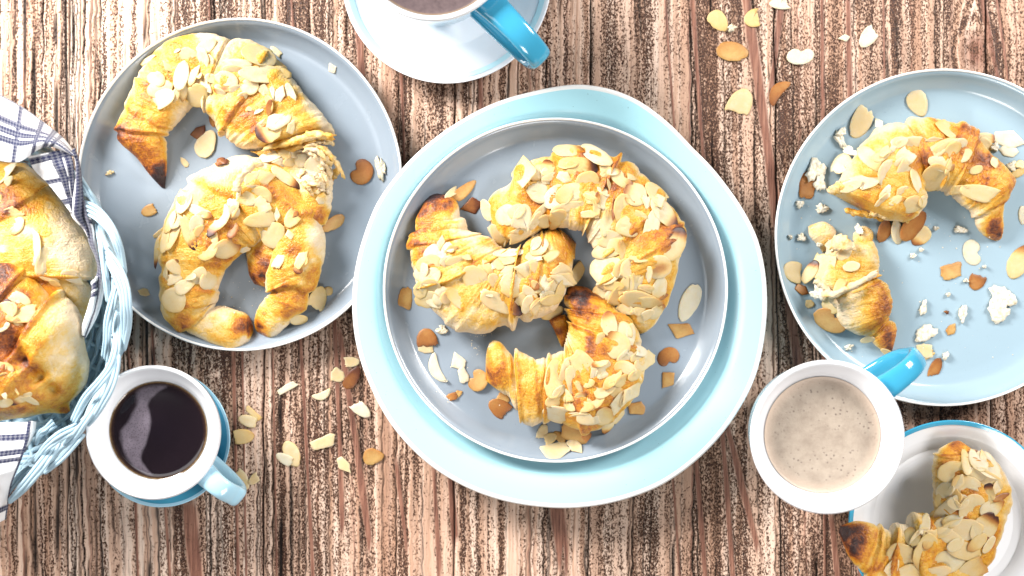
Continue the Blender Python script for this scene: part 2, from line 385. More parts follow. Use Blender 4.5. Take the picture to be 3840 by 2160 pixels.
def wood_fields(px, py):
    wob = 14 * fbm(px / 900, py / 1500, 0, 21, 2) + 3.0 * fbm(px / 120, py / 420, 0, 22, 2)
    lean = np.clip((px - 2350) / 1500, 0, 1) * (py - 600) * .035
    kx, ky = px - 3660, py - 195
    kd = np.sqrt((kx / 62.) ** 2 + (ky / 95.) ** 2)
    kn = np.exp(-np.clip(kd - .6, 0, None) ** 2 / 1.6)
    x = px + wob + 4.5 * fbm(px / 26, py / 40, 7, 23, 2) - lean - 70 * np.sign(kx) * kn * np.exp(-np.abs(kx) / 240)
    p = np.interp(x, XS, PP); b = np.interp(x, XS, BB); g = np.interp(x, XS, GG); tn = np.interp(x, XS, TT_)
    p = p + .16 * fbm(px / 60, py / 420, 1, 31, 3) + .10 * fbm(px / 420, py / 520, 2, 33, 2)
    for gx0, gx1, wd in GROOVES:
        c = gx0 + (gx1 - gx0) * py / 2160 + wob * .6
        a = np.clip(1.25 - (np.abs(px - c) / (wd * .75)) ** 2, 0, 1) * sstep(-.55, .1, fbm(px / 60, py / 240, 5, 40, 2))
        g = np.maximum(g, a)
    g = g * sstep(-.45, .15, fbm(px / 40, py / 330, 3, 35, 2))
    for x0, x1, wd, y0, y1 in STRIPS:
        c = x0 + (x1 - x0) * (py - max(y0, 0)) / (min(y1, 2160) - max(y0, 0)) + wob * .5
        e = np.abs(px - c) / (wd * .5 * (1 + .3 * fbm(px / 50, py / 260, 4, 37, 2)))
        a = np.clip(2.4 - 2 * e, 0, 1) * sstep(y0 - 10, y0 + 60, py) * (1 - sstep(y1 - 60, y1 + 10, py + 60 * vn(px / 12, py / 90)))
        b = np.maximum(b, a); p = p * (1 - .8 * a); g = g * (1 - a)
        edge = np.clip(1 - np.abs(e - 1.25) / .35, 0, 1) * sstep(y0 - 10, y0 + 60, py) * (1 - sstep(y1 - 60, y1 + 10, py))
        p = p + .28 * edge
    ring = np.clip(1 - np.abs(kd - 1.35) / .25, 0, 1); b = np.maximum(b, np.clip(1.15 - kd, 0, 1) * 1.2); p = np.where(kd < 1.1, .35 + .5 * np.clip(.55 - kd, 0, 1) + .2 * vn(px / 16, py / 30), p) + .35 * ring
    return np.clip(p, 0, 1.15), np.clip(b, 0, 1), np.clip(g, 0, 1), tn
ys_w = np.r_[np.linspace(-2600, -220, 24)[:-1], np.linspace(-220, 2380, 261), np.linspace(2380, 4400, 20)[1:]]
for i in range(len(SEAMS) - 1):
    a, c = SEAMS[i], SEAMS[i + 1]
    inside = c > -150 and a < 3990
    nx = int((c - a) / (2.6 if inside else 18)); u = np.linspace(0, 1, nx)
    U, Y = np.meshgrid(u, ys_w, indexing='ij')
    sl = lambda s_, Y: s_ + (Y - 2160) * (.012 if s_ > 2500 else -.004)
    sw = lambda s_: 3.0 * fbm(Y / 160, Y * 0 + s_, 0, 71, 3)
    A_, C_ = sl(a, Y) + .9 + sw(a), sl(c, Y) - .9 + sw(c)
    PXx = A_ + (C_ - A_) * U
    p, b, g, tn = wood_fields(PXx, Y)
    dist = np.minimum(PXx - A_, C_ - PXx)
    z = -.0007 * p + .0002 * b - .0013 * g - .0018 * np.exp(-(dist / 3.5) ** 2) + .0003 * fbm(PXx / 200, Y / 700, 0, 50, 2)
    X = (PXx - 1920) / PX; Yw = (1080 - Y) / PX
    V = np.stack([X, Yw, z - .0003], -1).reshape(-1, 3)
    ny = len(ys_w); F = grid_faces(nx, ny)
    nb = len(V); sk = []
    # sides and underside of the board
    loop = [j for j in range(ny)] + [k * ny + ny - 1 for k in range(1, nx)] + [(nx - 1) * ny + j for j in range(ny - 2, -1, -1)] + [k * ny for k in range(nx - 2, 0, -1)]
    low = V[loop].copy(); low[:, 2] = -.025
    V2 = np.vstack([V, low]); L = len(loop)
    F += [(loop[k], loop[(k + 1) % L], nb + (k + 1) % L, nb + k) for k in range(L)]
    F.append(tuple(nb + k for k in range(L)))
    pad = lambda q: np.r_[q.reshape(-1), np.full(L, .5)]
    mk("board", V2, [f[::-1] for f in F], M['wood'], table, (float((a + c) / 2 - 1920) / PX, 0, -.0125),
       {"pit": pad(p), "tone": pad(np.clip(tn + .35 * vn(i * 1.7 + .3, 0., 0, 5), 0, 1)), "strip": pad(b), "dark": pad(np.maximum(g * .95, .9 * np.exp(-(dist / 2.0) ** 2)))})

# ---------------------------------------------------------------- plates and saucers
def px_r(r, z): return r * (CAM_H - z) / CAM_H / PX
def lipped_plate(name, px, py, rpx, zbase, h, mat, label, group, sx=1.0, sy=1.0, ff=.885):
    c = at(px, py, zbase + h); c[2] = zbase; R = px_r(rpx, zbase + h)
    root = tag(empty(name, tuple(c)), label, "plate", group)
    t = .0021
    prof = [(.70 * R, .0003, 0), (.78 * R, .0, 0), (.84 * R, .0006, 0), (.90 * R, .0035, 0), (.945 * R, .0068, 0), (.985 * R, h - .004, 0), (R - .0003, h - .0012, 0),
            (R - .0015, h - .0010, 0), (R - .0035, h - .0042, 0), (.955 * R, .0093, 0), (.93 * R, .0068, 0), (.905 * R, .0048, 0), (ff * R + .0008, .0038, 0), (ff * R - .0008, .0034, 0), (ff * R - .003, .0030, 0), (.80 * R, .0028, 0), (.4 * R, .0026, 0), (0.0001, .0026, 0)]
    lathe("dish", prof, mat, c, root, sx=sx, sy=sy, seg=200)
    # worn white lip
    rim = [(R - .0002, h - .0022, 0), (R + .0003, h - .0010, 0), (R + .0001, h - .0002, 0), (R - .0005, h + .0001, 0), (R - .0010, h - .0003, 0), (R - .0013, h - .0014, 0)]
    lathe("rim", rim, M['lip'], c, root, sx=sx, sy=sy, seg=200, put=False, mod=lambda th: 1 + .0004 * np.sin(7 * th) + .0003 * np.sin(17 * th + 1))
    return c, R, root
lipped_plate("dinner_plate", 899, 691, 613, 0.0, .0152, M['grey_plate'], "grey plate holding three almond croissants beside the blue wicker basket", "shallow enamel plates", sx=.994, sy=1.018)
lipped_plate("dinner_plate", 3540, 890, 632, 0.0, .0152, M['blue_plate'], "pale blue plate with a bitten croissant, loose crumbs and almond flakes", "shallow enamel plates")
# wavy charger
cpts = np.array([(1460, 213), (1340, 232), (1250, 258), (1160, 304), (1090, 352), (1000, 440), (950, 510), (918, 590), (893, 690), (888, 790), (903, 890), (930, 965), (990, 1075), (1085, 1172), (1200, 1237), (1350, 1273), (1500, 1271), (1600, 1246), (1660, 1222), (1760, 1150), (1850, 1043), (1900, 945), (1924, 830), (1928, 730), (1905, 600), (1870, 530), (1825, 465), (1740, 372), (1660, 292), (1600, 250), (1540, 226)]) * 1.49068
cc0 = (1406 * 1.49068, 744 * 1.49068); HCH = .0225
cen = at(*cc0, HCH)
aa = np.arctan2(-(cpts[:, 1] - cc0[1]), cpts[:, 0] - cc0[0]); rr_ = np.hypot(cpts[:, 0] - cc0[0], cpts[:, 1] - cc0[1]); o_ = np.argsort(aa); aa, rr_ = aa[o_], rr_[o_]
RC = px_r(780, HCH)
def cmod(th):
    th = (np.asarray(th) + math.pi) % (2 * math.pi) - math.pi
    s = 0; ks = np.exp(-((np.linspace(-.16, .16, 9)) / .05) ** 2); ks /= ks.sum()
    for d, k in zip(np.linspace(-.16, .16, 9), ks):
        t = (th + d + math.pi) % (2 * math.pi) - math.pi
        s = s + k * np.interp(t, np.r_[aa - 2 * math.pi, aa, aa + 2 * math.pi], np.r_[rr_, rr_, rr_])
    return s / 780.0
cen[2] = 0
charger = tag(empty("charger_plate", tuple(cen)), "large wavy-edged aqua plate under the grey plate in the middle of the table", "plate")
prof = [(.5 * RC, .0004, 0), (.6 * RC, 0, 0), (.70 * RC, .0018, 0), (.76 * RC, .0056, 0), (.83 * RC, .0122, 0), (.88 * RC, .0170, 0), (.93 * RC, .0188, 0), (.985 * RC, .0205, 0), (RC, HCH - .0012, 0), (.9985 * RC, HCH - .0002, 0), (.993 * RC, HCH, 0), (.985 * RC, HCH - .0001, 0), (.96 * RC, HCH - .0006, 0),
        (.925 * RC, HCH - .0016, 0), (.88 * RC, .0192, 0), (.83 * RC, .0147, 0), (.78 * RC, .0106, 0), (.74 * RC, .0088, 0), (.69 * RC, .0082, 0), (.64 * RC, .0080, 0), (.4 * RC, .0080, 0), (.0001, .0080, 0)]
lathe("dish", prof, M['charger'], cen, charger, seg=240, mod=cmod)
lathe("rim", [(RC * .999, HCH - .0030, 0), (RC + .0005, HCH - .0012, 0), (RC * .9992, HCH + .0001, 0), (.993 * RC, HCH + .0003, 0), (.987 * RC, HCH + .0002, 0), (.980 * RC, HCH - .0003, 0)], M['lip'], cen, charger, seg=240, mod=cmod, put=False)
lathe("foot_ring", [(.50 * RC, .0003, 0), (.505 * RC, -.0001, 0), (.515 * RC, -.0001, 0), (.52 * RC, .0003, 0)], M['lip'], cen, charger, seg=120, put=False)
ZC = .0087
lipped_plate("dinner_plate", 2083, 1088, 646, ZC, .0152, M['grey_plate'], "grey plate crowded with three croissants on the aqua plate in the middle", "shallow enamel plates")

def saucer(px, py, rpx, zr, mats, label, well=.62, band=None, rimw=.03, deep=.006, group="saucers and side plates", name="saucer", cat="saucer"):
    c = at(px, py, zr); c[2] = 0; R = px_r(rpx, zr)
    root = tag(empty(name, tuple(c)), label, cat, group)
    prof = [(.48 * R, .0004, 0), (.55 * R, 0, 0), (.62 * R, .0012, 0), (.85 * R, .7 * zr, 0), (.985 * R, zr - .0014, 0), (R, zr - .0006, 0), (.997 * R, zr, 0), (.985 * R, zr - .0002, 0),
            (.95 * R, zr - .0012, 0), (.85 * R, .0035 + .6 * (zr - .0035), 0), (.72 * R, .0035 + .22 * (zr - .0035), 0), ((well + .02) * R, .0036, 0), (well * R, .0029, 0), ((well - .015) * R, .0026, 0), (.3 * R, .0025, 0), (.0001, .0025, 0)]
    lathe("dish", prof, mats[0], c, root, seg=160)
    if band:                                                # glazed ring laid on the rim
        b0, b1 = band
        zz = lambda q: np.interp(q, [.62, .72, .85, .95, .985, .997], [.0036, .0035 + .22 * (zr - .0035), .0035 + .6 * (zr - .0035), zr - .0012, zr - .0002, zr]) + .00035
        qs = np.linspace(b1, b0, 7)
        pr = [(q * R, zz(q), 0) for q in qs]
        if b1 >= .995: pr = [(R * .995, zr - .002, 0), (R * 1.002, zr - .0008, 0), (R * 1.0005, zr + .0003, 0)] + pr[1:]
        lathe("rim_band", pr, mats[1], c, root, seg=160, put=False)
    return c, R, root
saucer(1675, -81, 394, .016, (M['white'], M['ring_blue']), "white saucer with a pale aqua ring under the cup at the top edge", .60, (.905, .955))
saucer(604, 1644, 258, .014, (M['deep_blue'], M['soft_blue']), "small teal blue saucer under the black coffee cup", .6, (.955, 1.0))
saucer(3575, 1968, 392, .015, (M['white'], M['sky_blue']), "white side plate with a bright blue edge under a croissant by the milky coffee", .70, (.955, 1.0), name="side_plate", cat="plate")

# ---------------------------------------------------------------- cups
def cup(px, py, rpx, H, cof, label, cof_label, cof_mat, hdir, hlen, hw, hmat, omat, depth, cin, foot=.52, zs=.003, foam_reflection_fn=None, hz=(.86, .30)):
    c = at(px, py, H); c[2] = 0; R = px_r(rpx, H)
    root = tag(empty("coffee_cup", (c[0], c[1], zs)), label, "cup", "coffee cups")
    w_ = R * .075
    prof = [(foot * R * .8, zs + .001, 1), (foot * R * .85, zs, 1), (foot * R, zs, 1), (foot * R * 1.02, zs + .004, 1), (foot * R * 1.28, zs + .3 * (H - zs), 1), (.90 * R, zs + .66 * (H - zs), 1), (.975 * R, H - .008, 1), (.997 * R, H - .0030, 1),
            (R, H - .0012, 0), (R - .0008, H - .0002, 0), (R - w_ * .5, H, 0), (R - w_ * .85, H - .0010, 0), (R - w_ * 1.1, H - .003, 0), ((cin + 1) / 2 * R - w_ * .45, H - depth * .55, 0), (cin * R, H - depth, 0), (cin * R * .93, H - depth * 1.6, 0), (foot * R * .8, zs + .006, 0), (.0001, zs + .005, 0)]
    lathe("cup_body", prof, M['white'], c, root, seg=128, mats=[M['white'], omat], put=False)
    # strap handle
    a = math.atan2(-hdir[1], hdir[0]); d = np.array([math.cos(a), math.sin(a), 0]); t = np.array([-math.sin(a), math.cos(a), 0])
    zt, zb = zs + hz[0] * (H - zs), zs + hz[1] * (H - zs)
    rad = [(.86 * R, zt - .002), (R + .25 * hlen, zt + .001), (R + .62 * hlen, zt), (R + .90 * hlen, zt - .006), (R + hlen, zt - .30 * (zt - zb)), (R + .86 * hlen, zt - .68 * (zt - zb)), (R + .40 * hlen, zb + .10 * (zt - zb)), (foot * R * 1.2, zb - .001)]
    C2 = cr([(x, z) for x, z in rad], 44)
    T = np.gradient(C2, axis=0); T /= np.linalg.norm(T, axis=1)[:, None]; Nn = np.stack([-T[:, 1], T[:, 0]], 1)
    k = 20; ph = np.linspace(0, 2 * math.pi, k, endpoint=False)
    cw = np.sign(np.cos(ph)) * np.abs(np.cos(ph)) ** .7 * hw / 2; ct = np.sign(np.sin(ph)) * np.abs(np.sin(ph)) ** .8 * .0031
    taper = 1 + .22 * np.exp(-(np.arange(44) / 6.) ** 2)
    V = []
    for i in range(44):
        for q in range(k):
            x = C2[i, 0] + Nn[i, 0] * ct[q]; z = C2[i, 1] + Nn[i, 1] * ct[q]
            V.append(np.array([c[0], c[1], 0]) + d * x + t * cw[q] * taper[i] + np.array([0, 0, z]))
    mk("handle", V, grid_faces(44, k, True, True), hmat, root, tuple(np.array(V).mean(0)))
    # the drink: disc with a slight meniscus
    zc = H - depth; rc = cin * R * 1.0; nr, ns = 40, 120
    rr = np.linspace(0.0001, 1, nr) ** .8; th = np.linspace(0, 2 * math.pi, ns, endpoint=False)
    RR, TT = np.meshgrid(rr, th, indexing='ij')
    X = c[0] + rc * RR * np.cos(TT); Y = c[1] + rc * RR * np.sin(TT); Z = zc + .0009 * np.exp((RR - 1) * rc / .0012) + 0 * X
    Z += -.0002
    at_ = {"rad": RR.ravel()}
    if foam_reflection_fn is not None: at_["foam_reflection"] = foam_reflection_fn((X - c[0]) / rc, (Y - c[1]) / rc).ravel()
    V = np.stack([X, Y, Z], -1).reshape(-1, 3); F = grid_faces(nr, ns, True)
    o = mk("coffee", V, F, cof_mat, None, (c[0], c[1], zc), at_)
    tag(o, cof_label, "coffee", "drinks in the cups")
def painted_foam_reflection(x, y):
    # pale film and a painted window reflection on one side, between curved edges
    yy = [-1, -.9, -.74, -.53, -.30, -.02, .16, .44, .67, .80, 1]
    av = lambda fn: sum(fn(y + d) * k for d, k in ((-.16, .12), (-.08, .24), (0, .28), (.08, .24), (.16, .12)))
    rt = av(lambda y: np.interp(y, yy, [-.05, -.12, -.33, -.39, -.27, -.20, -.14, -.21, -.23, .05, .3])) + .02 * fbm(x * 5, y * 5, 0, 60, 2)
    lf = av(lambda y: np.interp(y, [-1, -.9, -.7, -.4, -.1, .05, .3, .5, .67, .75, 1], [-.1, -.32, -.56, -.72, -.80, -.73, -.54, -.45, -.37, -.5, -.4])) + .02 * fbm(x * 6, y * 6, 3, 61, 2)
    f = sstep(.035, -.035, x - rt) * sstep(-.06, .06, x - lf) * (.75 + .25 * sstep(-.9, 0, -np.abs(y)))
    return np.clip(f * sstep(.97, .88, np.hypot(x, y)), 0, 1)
cup(1622, -224, 302, .082, None, "blue cup with white inside and a glossy blue strap handle at the top edge", "dark brown coffee with thin crema in the cup at the top edge", M['crema'], (.70, .71), .041, .0145, M['sky_blue'], M['sky_blue'], .0065, .90, foot=.62)
cup(572, 1623, 253, .047, None, "small cup with pale blue handle and white inside beside the wicker basket", "black coffee with film and a painted reflection on one side in the small cup", M['espresso'], (.76, .65), .022, .0125, M['soft_blue'], M['soft_blue'], .012, .735, foot=.55, foam_reflection_fn=painted_foam_reflection)
cup(3105, 1640, 290, .085, None, "large white cup with a bright blue handle over the pale blue plate", "milky beige coffee with tiny bubbles in the large white cup", M['latte'], (.80, -.60), .029, .0128, M['sky_blue'], M['soft_blue'], .0125, .765, foot=.55, zs=0.0)
# ---------------------------------------------------------------- wicker basket
BC = (-150.0, 1150.0)
bc = at(*BC, .05); bc[2] = 0
basket = tag(empty("wicker_basket", tuple(bc)), "pale blue wicker basket with a twisted rim holding two croissants in a checked towel", "basket")
AX, BY = 628 / PX * .92, 752 / PX * .92
def ell(s, th, z): return (bc[0] + AX * s * math.cos(th), bc[1] + BY * s * math.sin(th), z)
for k in range(12):
    z = .005 + .0044 * k; s = .855 + .105 * (k / 11.0)
    pts = [ell(s + .013 * math.sin(20 * t + k * math.pi), t, z + .0007 * math.sin(13 * t + k)) for t in np.linspace(0, 2 * math.pi, 420)]
    tube("wicker_rod", pts, .0017, M['wicker'], basket, n=420, k=6, res=False)
for t in np.arange(0, 2 * math.pi, math.pi / 20):
    tube("stake", [ell(.25, t, .0062), ell(.80, t, .0062), ell(.86, t, .012), ell(.89, t, .025), ell(.925, t, .04), ell(.965, t, .058)], .0017, M['wicker'], basket, n=22, k=6)
for k in range(5):
    pts = [ell(.60 + .055 * k, t, .0062 + .0018 * math.sin(20 * t + k * math.pi)) for t in np.linspace(0, 2 * math.pi, 300)]
    tube("wicker_rod", pts, .0016, M['wicker'], basket, n=300, k=6, res=False)
th = np.linspace(0, 2 * math.pi, 72, endpoint=False)
mk("basket_base", [ell(.80, t, .004) for t in th] + [ell(.80, t, .0012) for t in th], [tuple(range(72)), tuple(range(143, 71, -1))] + [(i + 72, (i + 1) % 72 + 72, (i + 1) % 72, i) for i in range(72)], M['wicker'], basket, (bc[0], bc[1], .002), smooth=False)
def strand(crop, E0, E1, n, z0, zm, z1, r=.00125, jit=.3):
    """n rods filling the sweep between two edge lines given in a crop."""
    a = cr([crop(*p) for p in E0], 30); b = cr([crop(*p) for p in E1], 30)
    zz = cr([(0, z0), (.5, zm), (1, z1)], 30)[:, 1]
    for i in range(n):
        f = (i + .5) / n; P = a * (1 - f) + b * f
        hump = .0012 * math.sin(math.pi * f)
        pts = []
        for q in range(30):
            z = zz[q] + hump + .0003 * math.sin(q * .5 + i * 2)
            pts.append(tuple(at(P[q, 0], P[q, 1], z)))
        wpx = np.median(np.linalg.norm(a - b, axis=1)) / n / PX
        tube("wicker_rod", pts, max(r * .8, wpx * .47), M['wicker'], basket, n=44, k=8)
S = strand
S(cK, [(720, 215), (800, 330), (865, 440), (905, 540)], [(715, 280), (770, 390), (830, 480), (870, 560)], 2, .060, .060, .056)
S(cK, [(755, 445), (900, 520), (1030, 680), (1110, 880), (1145, 1130)], [(805, 610), (880, 660), (985, 770), (1050, 930), (1120, 1090)], 4, .058, .066, .060)
S(cK, [(935, 700), (950, 830), (960, 1000), (985, 1180), (1012, 1385)], [(850, 660), (885, 830), (915, 1010), (935, 1180), (965, 1390)], 3, .052, .055, .052)
S(cK, [(950, 865), (1080, 1010), (1165, 1200), (1195, 1420), (1185, 1620), (1130, 1830)], [(970, 1030), (1030, 1180), (1080, 1330), (1090, 1500), (1100, 1640), (1100, 1800)], 4, .057, .067, .058)
S(cL, [(1085, 30), (1060, 180), (1020, 350), (1000, 520), (985, 740)], [(1030, 20), (975, 190), (940, 350), (935, 520), (915, 660)], 3, .060, .062, .055)
S(cL, [(1090, 270), (1100, 430), (1085, 640), (1030, 790), (930, 930), (800, 1080), (690, 1290)], [(1040, 280), (1035, 420), (1010, 610), (960, 760), (860, 890), (740, 1030), (635, 1240)], 3, .056, .066, .060)
S(cL, [(1095, 650), (1085, 800), (1040, 960), (960, 1110), (870, 1230), (800, 1300)], [(1040, 660), (1010, 830), (960, 970), (900, 1090), (840, 1200), (780, 1290)], 2, .064, .067, .060)
S(cL, [(965, 905), (930, 1050), (830, 1220), (730, 1370), (630, 1500)], [(925, 950), (850, 1080), (760, 1220), (660, 1350), (560, 1460)], 2, .055, .064, .060)
S(cN, [(800, 190), (700, 235), (560, 300), (430, 420), (310, 610)], [(830, 260), (700, 350), (570, 420), (450, 510), (350, 630)], 3, .058, .066, .058)
S(cN, [(840, 330), (740, 460), (620, 590), (520, 665), (430, 720)], [(770, 330), (670, 430), (560, 560), (490, 620), (430, 700)], 2, .060, .062, .058)
S(cN, [(600, 410), (520, 560), (400, 720), (260, 880), (90, 1005)], [(500, 450), (400, 550), (290, 690), (180, 830), (85, 975)], 3, .058, .066, .056)
S(cN, [(330, 660), (250, 720), (150, 850), (60, 960)], [(270, 640), (170, 720), (90, 820), (20, 900)], 2, .052, .058, .054)
S(cN, [(500, 180), (430, 260), (380, 300), (330, 420)], [(560, 260), (470, 320), (400, 360), (350, 450)], 3, .046, .050, .050)

# ---------------------------------------------------------------- checked towel
towel = tag(empty("towel", (at(180, 760, .06)[0], at(180, 760, .06)[1], .03)), "white cotton towel with navy checks draped over the basket's rim round the croissants", "towel")
def navy(u, v):
    m = np.zeros_like(u)
    for c, hw in ((11, 1.3), (15.6, 1.15), (19.8, 1.0), (23.4, .9), (36, 1.2), (41, 1.25), (46, 1.2), (67, 1.2), (90, 1.2)):
        m = np.maximum(m, sstep(hw * 1.65 + .25, hw * 1.65 - .25, np.abs(v - c)))
    for c, hw in ((31, 1.3), (48, 1.1), (64, 1.3), (74, 1.3), (79, 1.0), (112, 1.2)):
        m = np.maximum(m, sstep(hw * 1.65 + .25, hw * 1.65 - .25, np.abs(u - c)))
    a = np.zeros_like(u)
    return m
def cloth(crop, E0, E1, z0, z1, u0=0, v0=0, bulge=.0, name="towel_fold", swap=False, wr=1.0, curl=None):
    nu, nv = 90, 56
    a = cr([crop(*p) for p in E0], nu); b = cr([crop(*p) for p in E1], nu)
    za = np.interp(np.linspace(0, 1, nu), np.linspace(0, 1, len(z0)), z0); zb = np.interp(np.linspace(0, 1, nu), np.linspace(0, 1, len(z1)), z1)
    f = np.linspace(0, 1, nv)
    PXY = a[:, None] * (1 - f)[None, :, None] + b[:, None] * f[None, :, None]
    Z = za[:, None] * (1 - f) + zb[:, None] * f + bulge * np.sin(math.pi * f)[None]
    Z = Z + wr * .0012 * fbm(PXY[..., 0] / 70, PXY[..., 1] / 70, 0, 80, 3)
    K = (CAM_H - Z) / CAM_H / PX
    V = np.stack([(PXY[..., 0] - 1920) * K, (1080 - PXY[..., 1]) * K, Z], -1)
    lu = np.linalg.norm(np.diff(a, axis=0), axis=1).sum() / PX * 1000; lv = np.median(np.linalg.norm(a - b, axis=1)) / PX * 1000
    U, W = np.meshgrid(np.linspace(0, lu, nu) + u0, f * lv + v0, indexing='ij')
    if swap: U, W = W, U
    o = mk(name, V.reshape(-1, 3), grid_faces(nu, nv), M['cloth'], towel, tuple(V.reshape(-1, 3).mean(0)), {"navy": navy(U, W).ravel()}, uv=np.stack([U, W], -1).reshape(-1, 2))
    s = o.modifiers.new("thickness", 'SOLIDIFY'); s.thickness = .0011; s.offset = 0
# over the rim, seen from above
cloth(cI, [(-420, -120), (-150, -30), (40, 66), (240, 180), (400, 295), (560, 420), (660, 520), (740, 650)], [(-420, 560), (-150, 640), (60, 690), (185, 692), (270, 640), (380, 560), (510, 540), (690, 610)], [.040, .044, .046, .048, .050, .050, .052, .056], [.064, .064, .066, .068, .070, .070, .069, .066], u0=4, v0=24, bulge=.010)
# falling inside, striped
cloth(cI, [(272, 640), (330, 760), (460, 890), (560, 1010), (700, 1190)], [(672, 560), (708, 690), (722, 820), (718, 980), (712, 1190)], [.066, .062, .060, .058, .056], [.066, .066, .064, .060, .056], u0=27.8, v0=1, bulge=.002)
# rolled edge down the side
cloth(cK, [(655, 15), (690, 130), (680, 330), (660, 480), (655, 600), (760, 720), (800, 790)], [(675, -10), (715, 120), (738, 300), (748, 450), (752, 600), (800, 700), (812, 800)], [.066, .064, .062, .060, .056, .052, .048], [.066, .066, .064, .062, .058, .053, .050], u0=62, v0=64, bulge=.004, wr=.5)
cloth(cK, [(742, 455), (760, 600), (800, 720), (810, 840), (870, 980), (890, 1100), (850, 1220), (810, 1440), (760, 1700)], [(775, 480), (820, 640), (850, 760), (880, 900), (905, 1000), (940, 1180), (930, 1320), (880, 1500), (770, 1705)], [.058, .054, .050, .048, .046, .045, .044, .042, .040], [.058, .056, .052, .05, .048, .047, .046, .044, .04], u0=66, v0=22.3, bulge=.003, wr=.6)
cloth(cK, [(830, 1200), (835, 1300), (800, 1440), (750, 1600), (745, 1680)], [(880, 1150), (875, 1300), (850, 1440), (800, 1580), (760, 1690)], [.048, .047, .046, .044, .042], [.05, .049, .048, .046, .043], u0=70, v0=30, bulge=.002, wr=.5)
# lower corner hanging over the rim
cloth(cN, [(-200, 230), (-180, 500), (-170, 800), (-160, 1100), (-160, 1260)], [(300, 215), (265, 400), (190, 620), (105, 830), (55, 1150)], [.056, .066, .068, .058, .046], [.056, .065, .067, .056, .044], u0=54, v0=44.5, bulge=.004)
cloth(cN, [(285, 200), (270, 350), (215, 520)], [(345, 210), (325, 330), (240, 500)], [.050, .054, .058], [.046, .048, .052], u0=12, v0=24, bulge=.002)
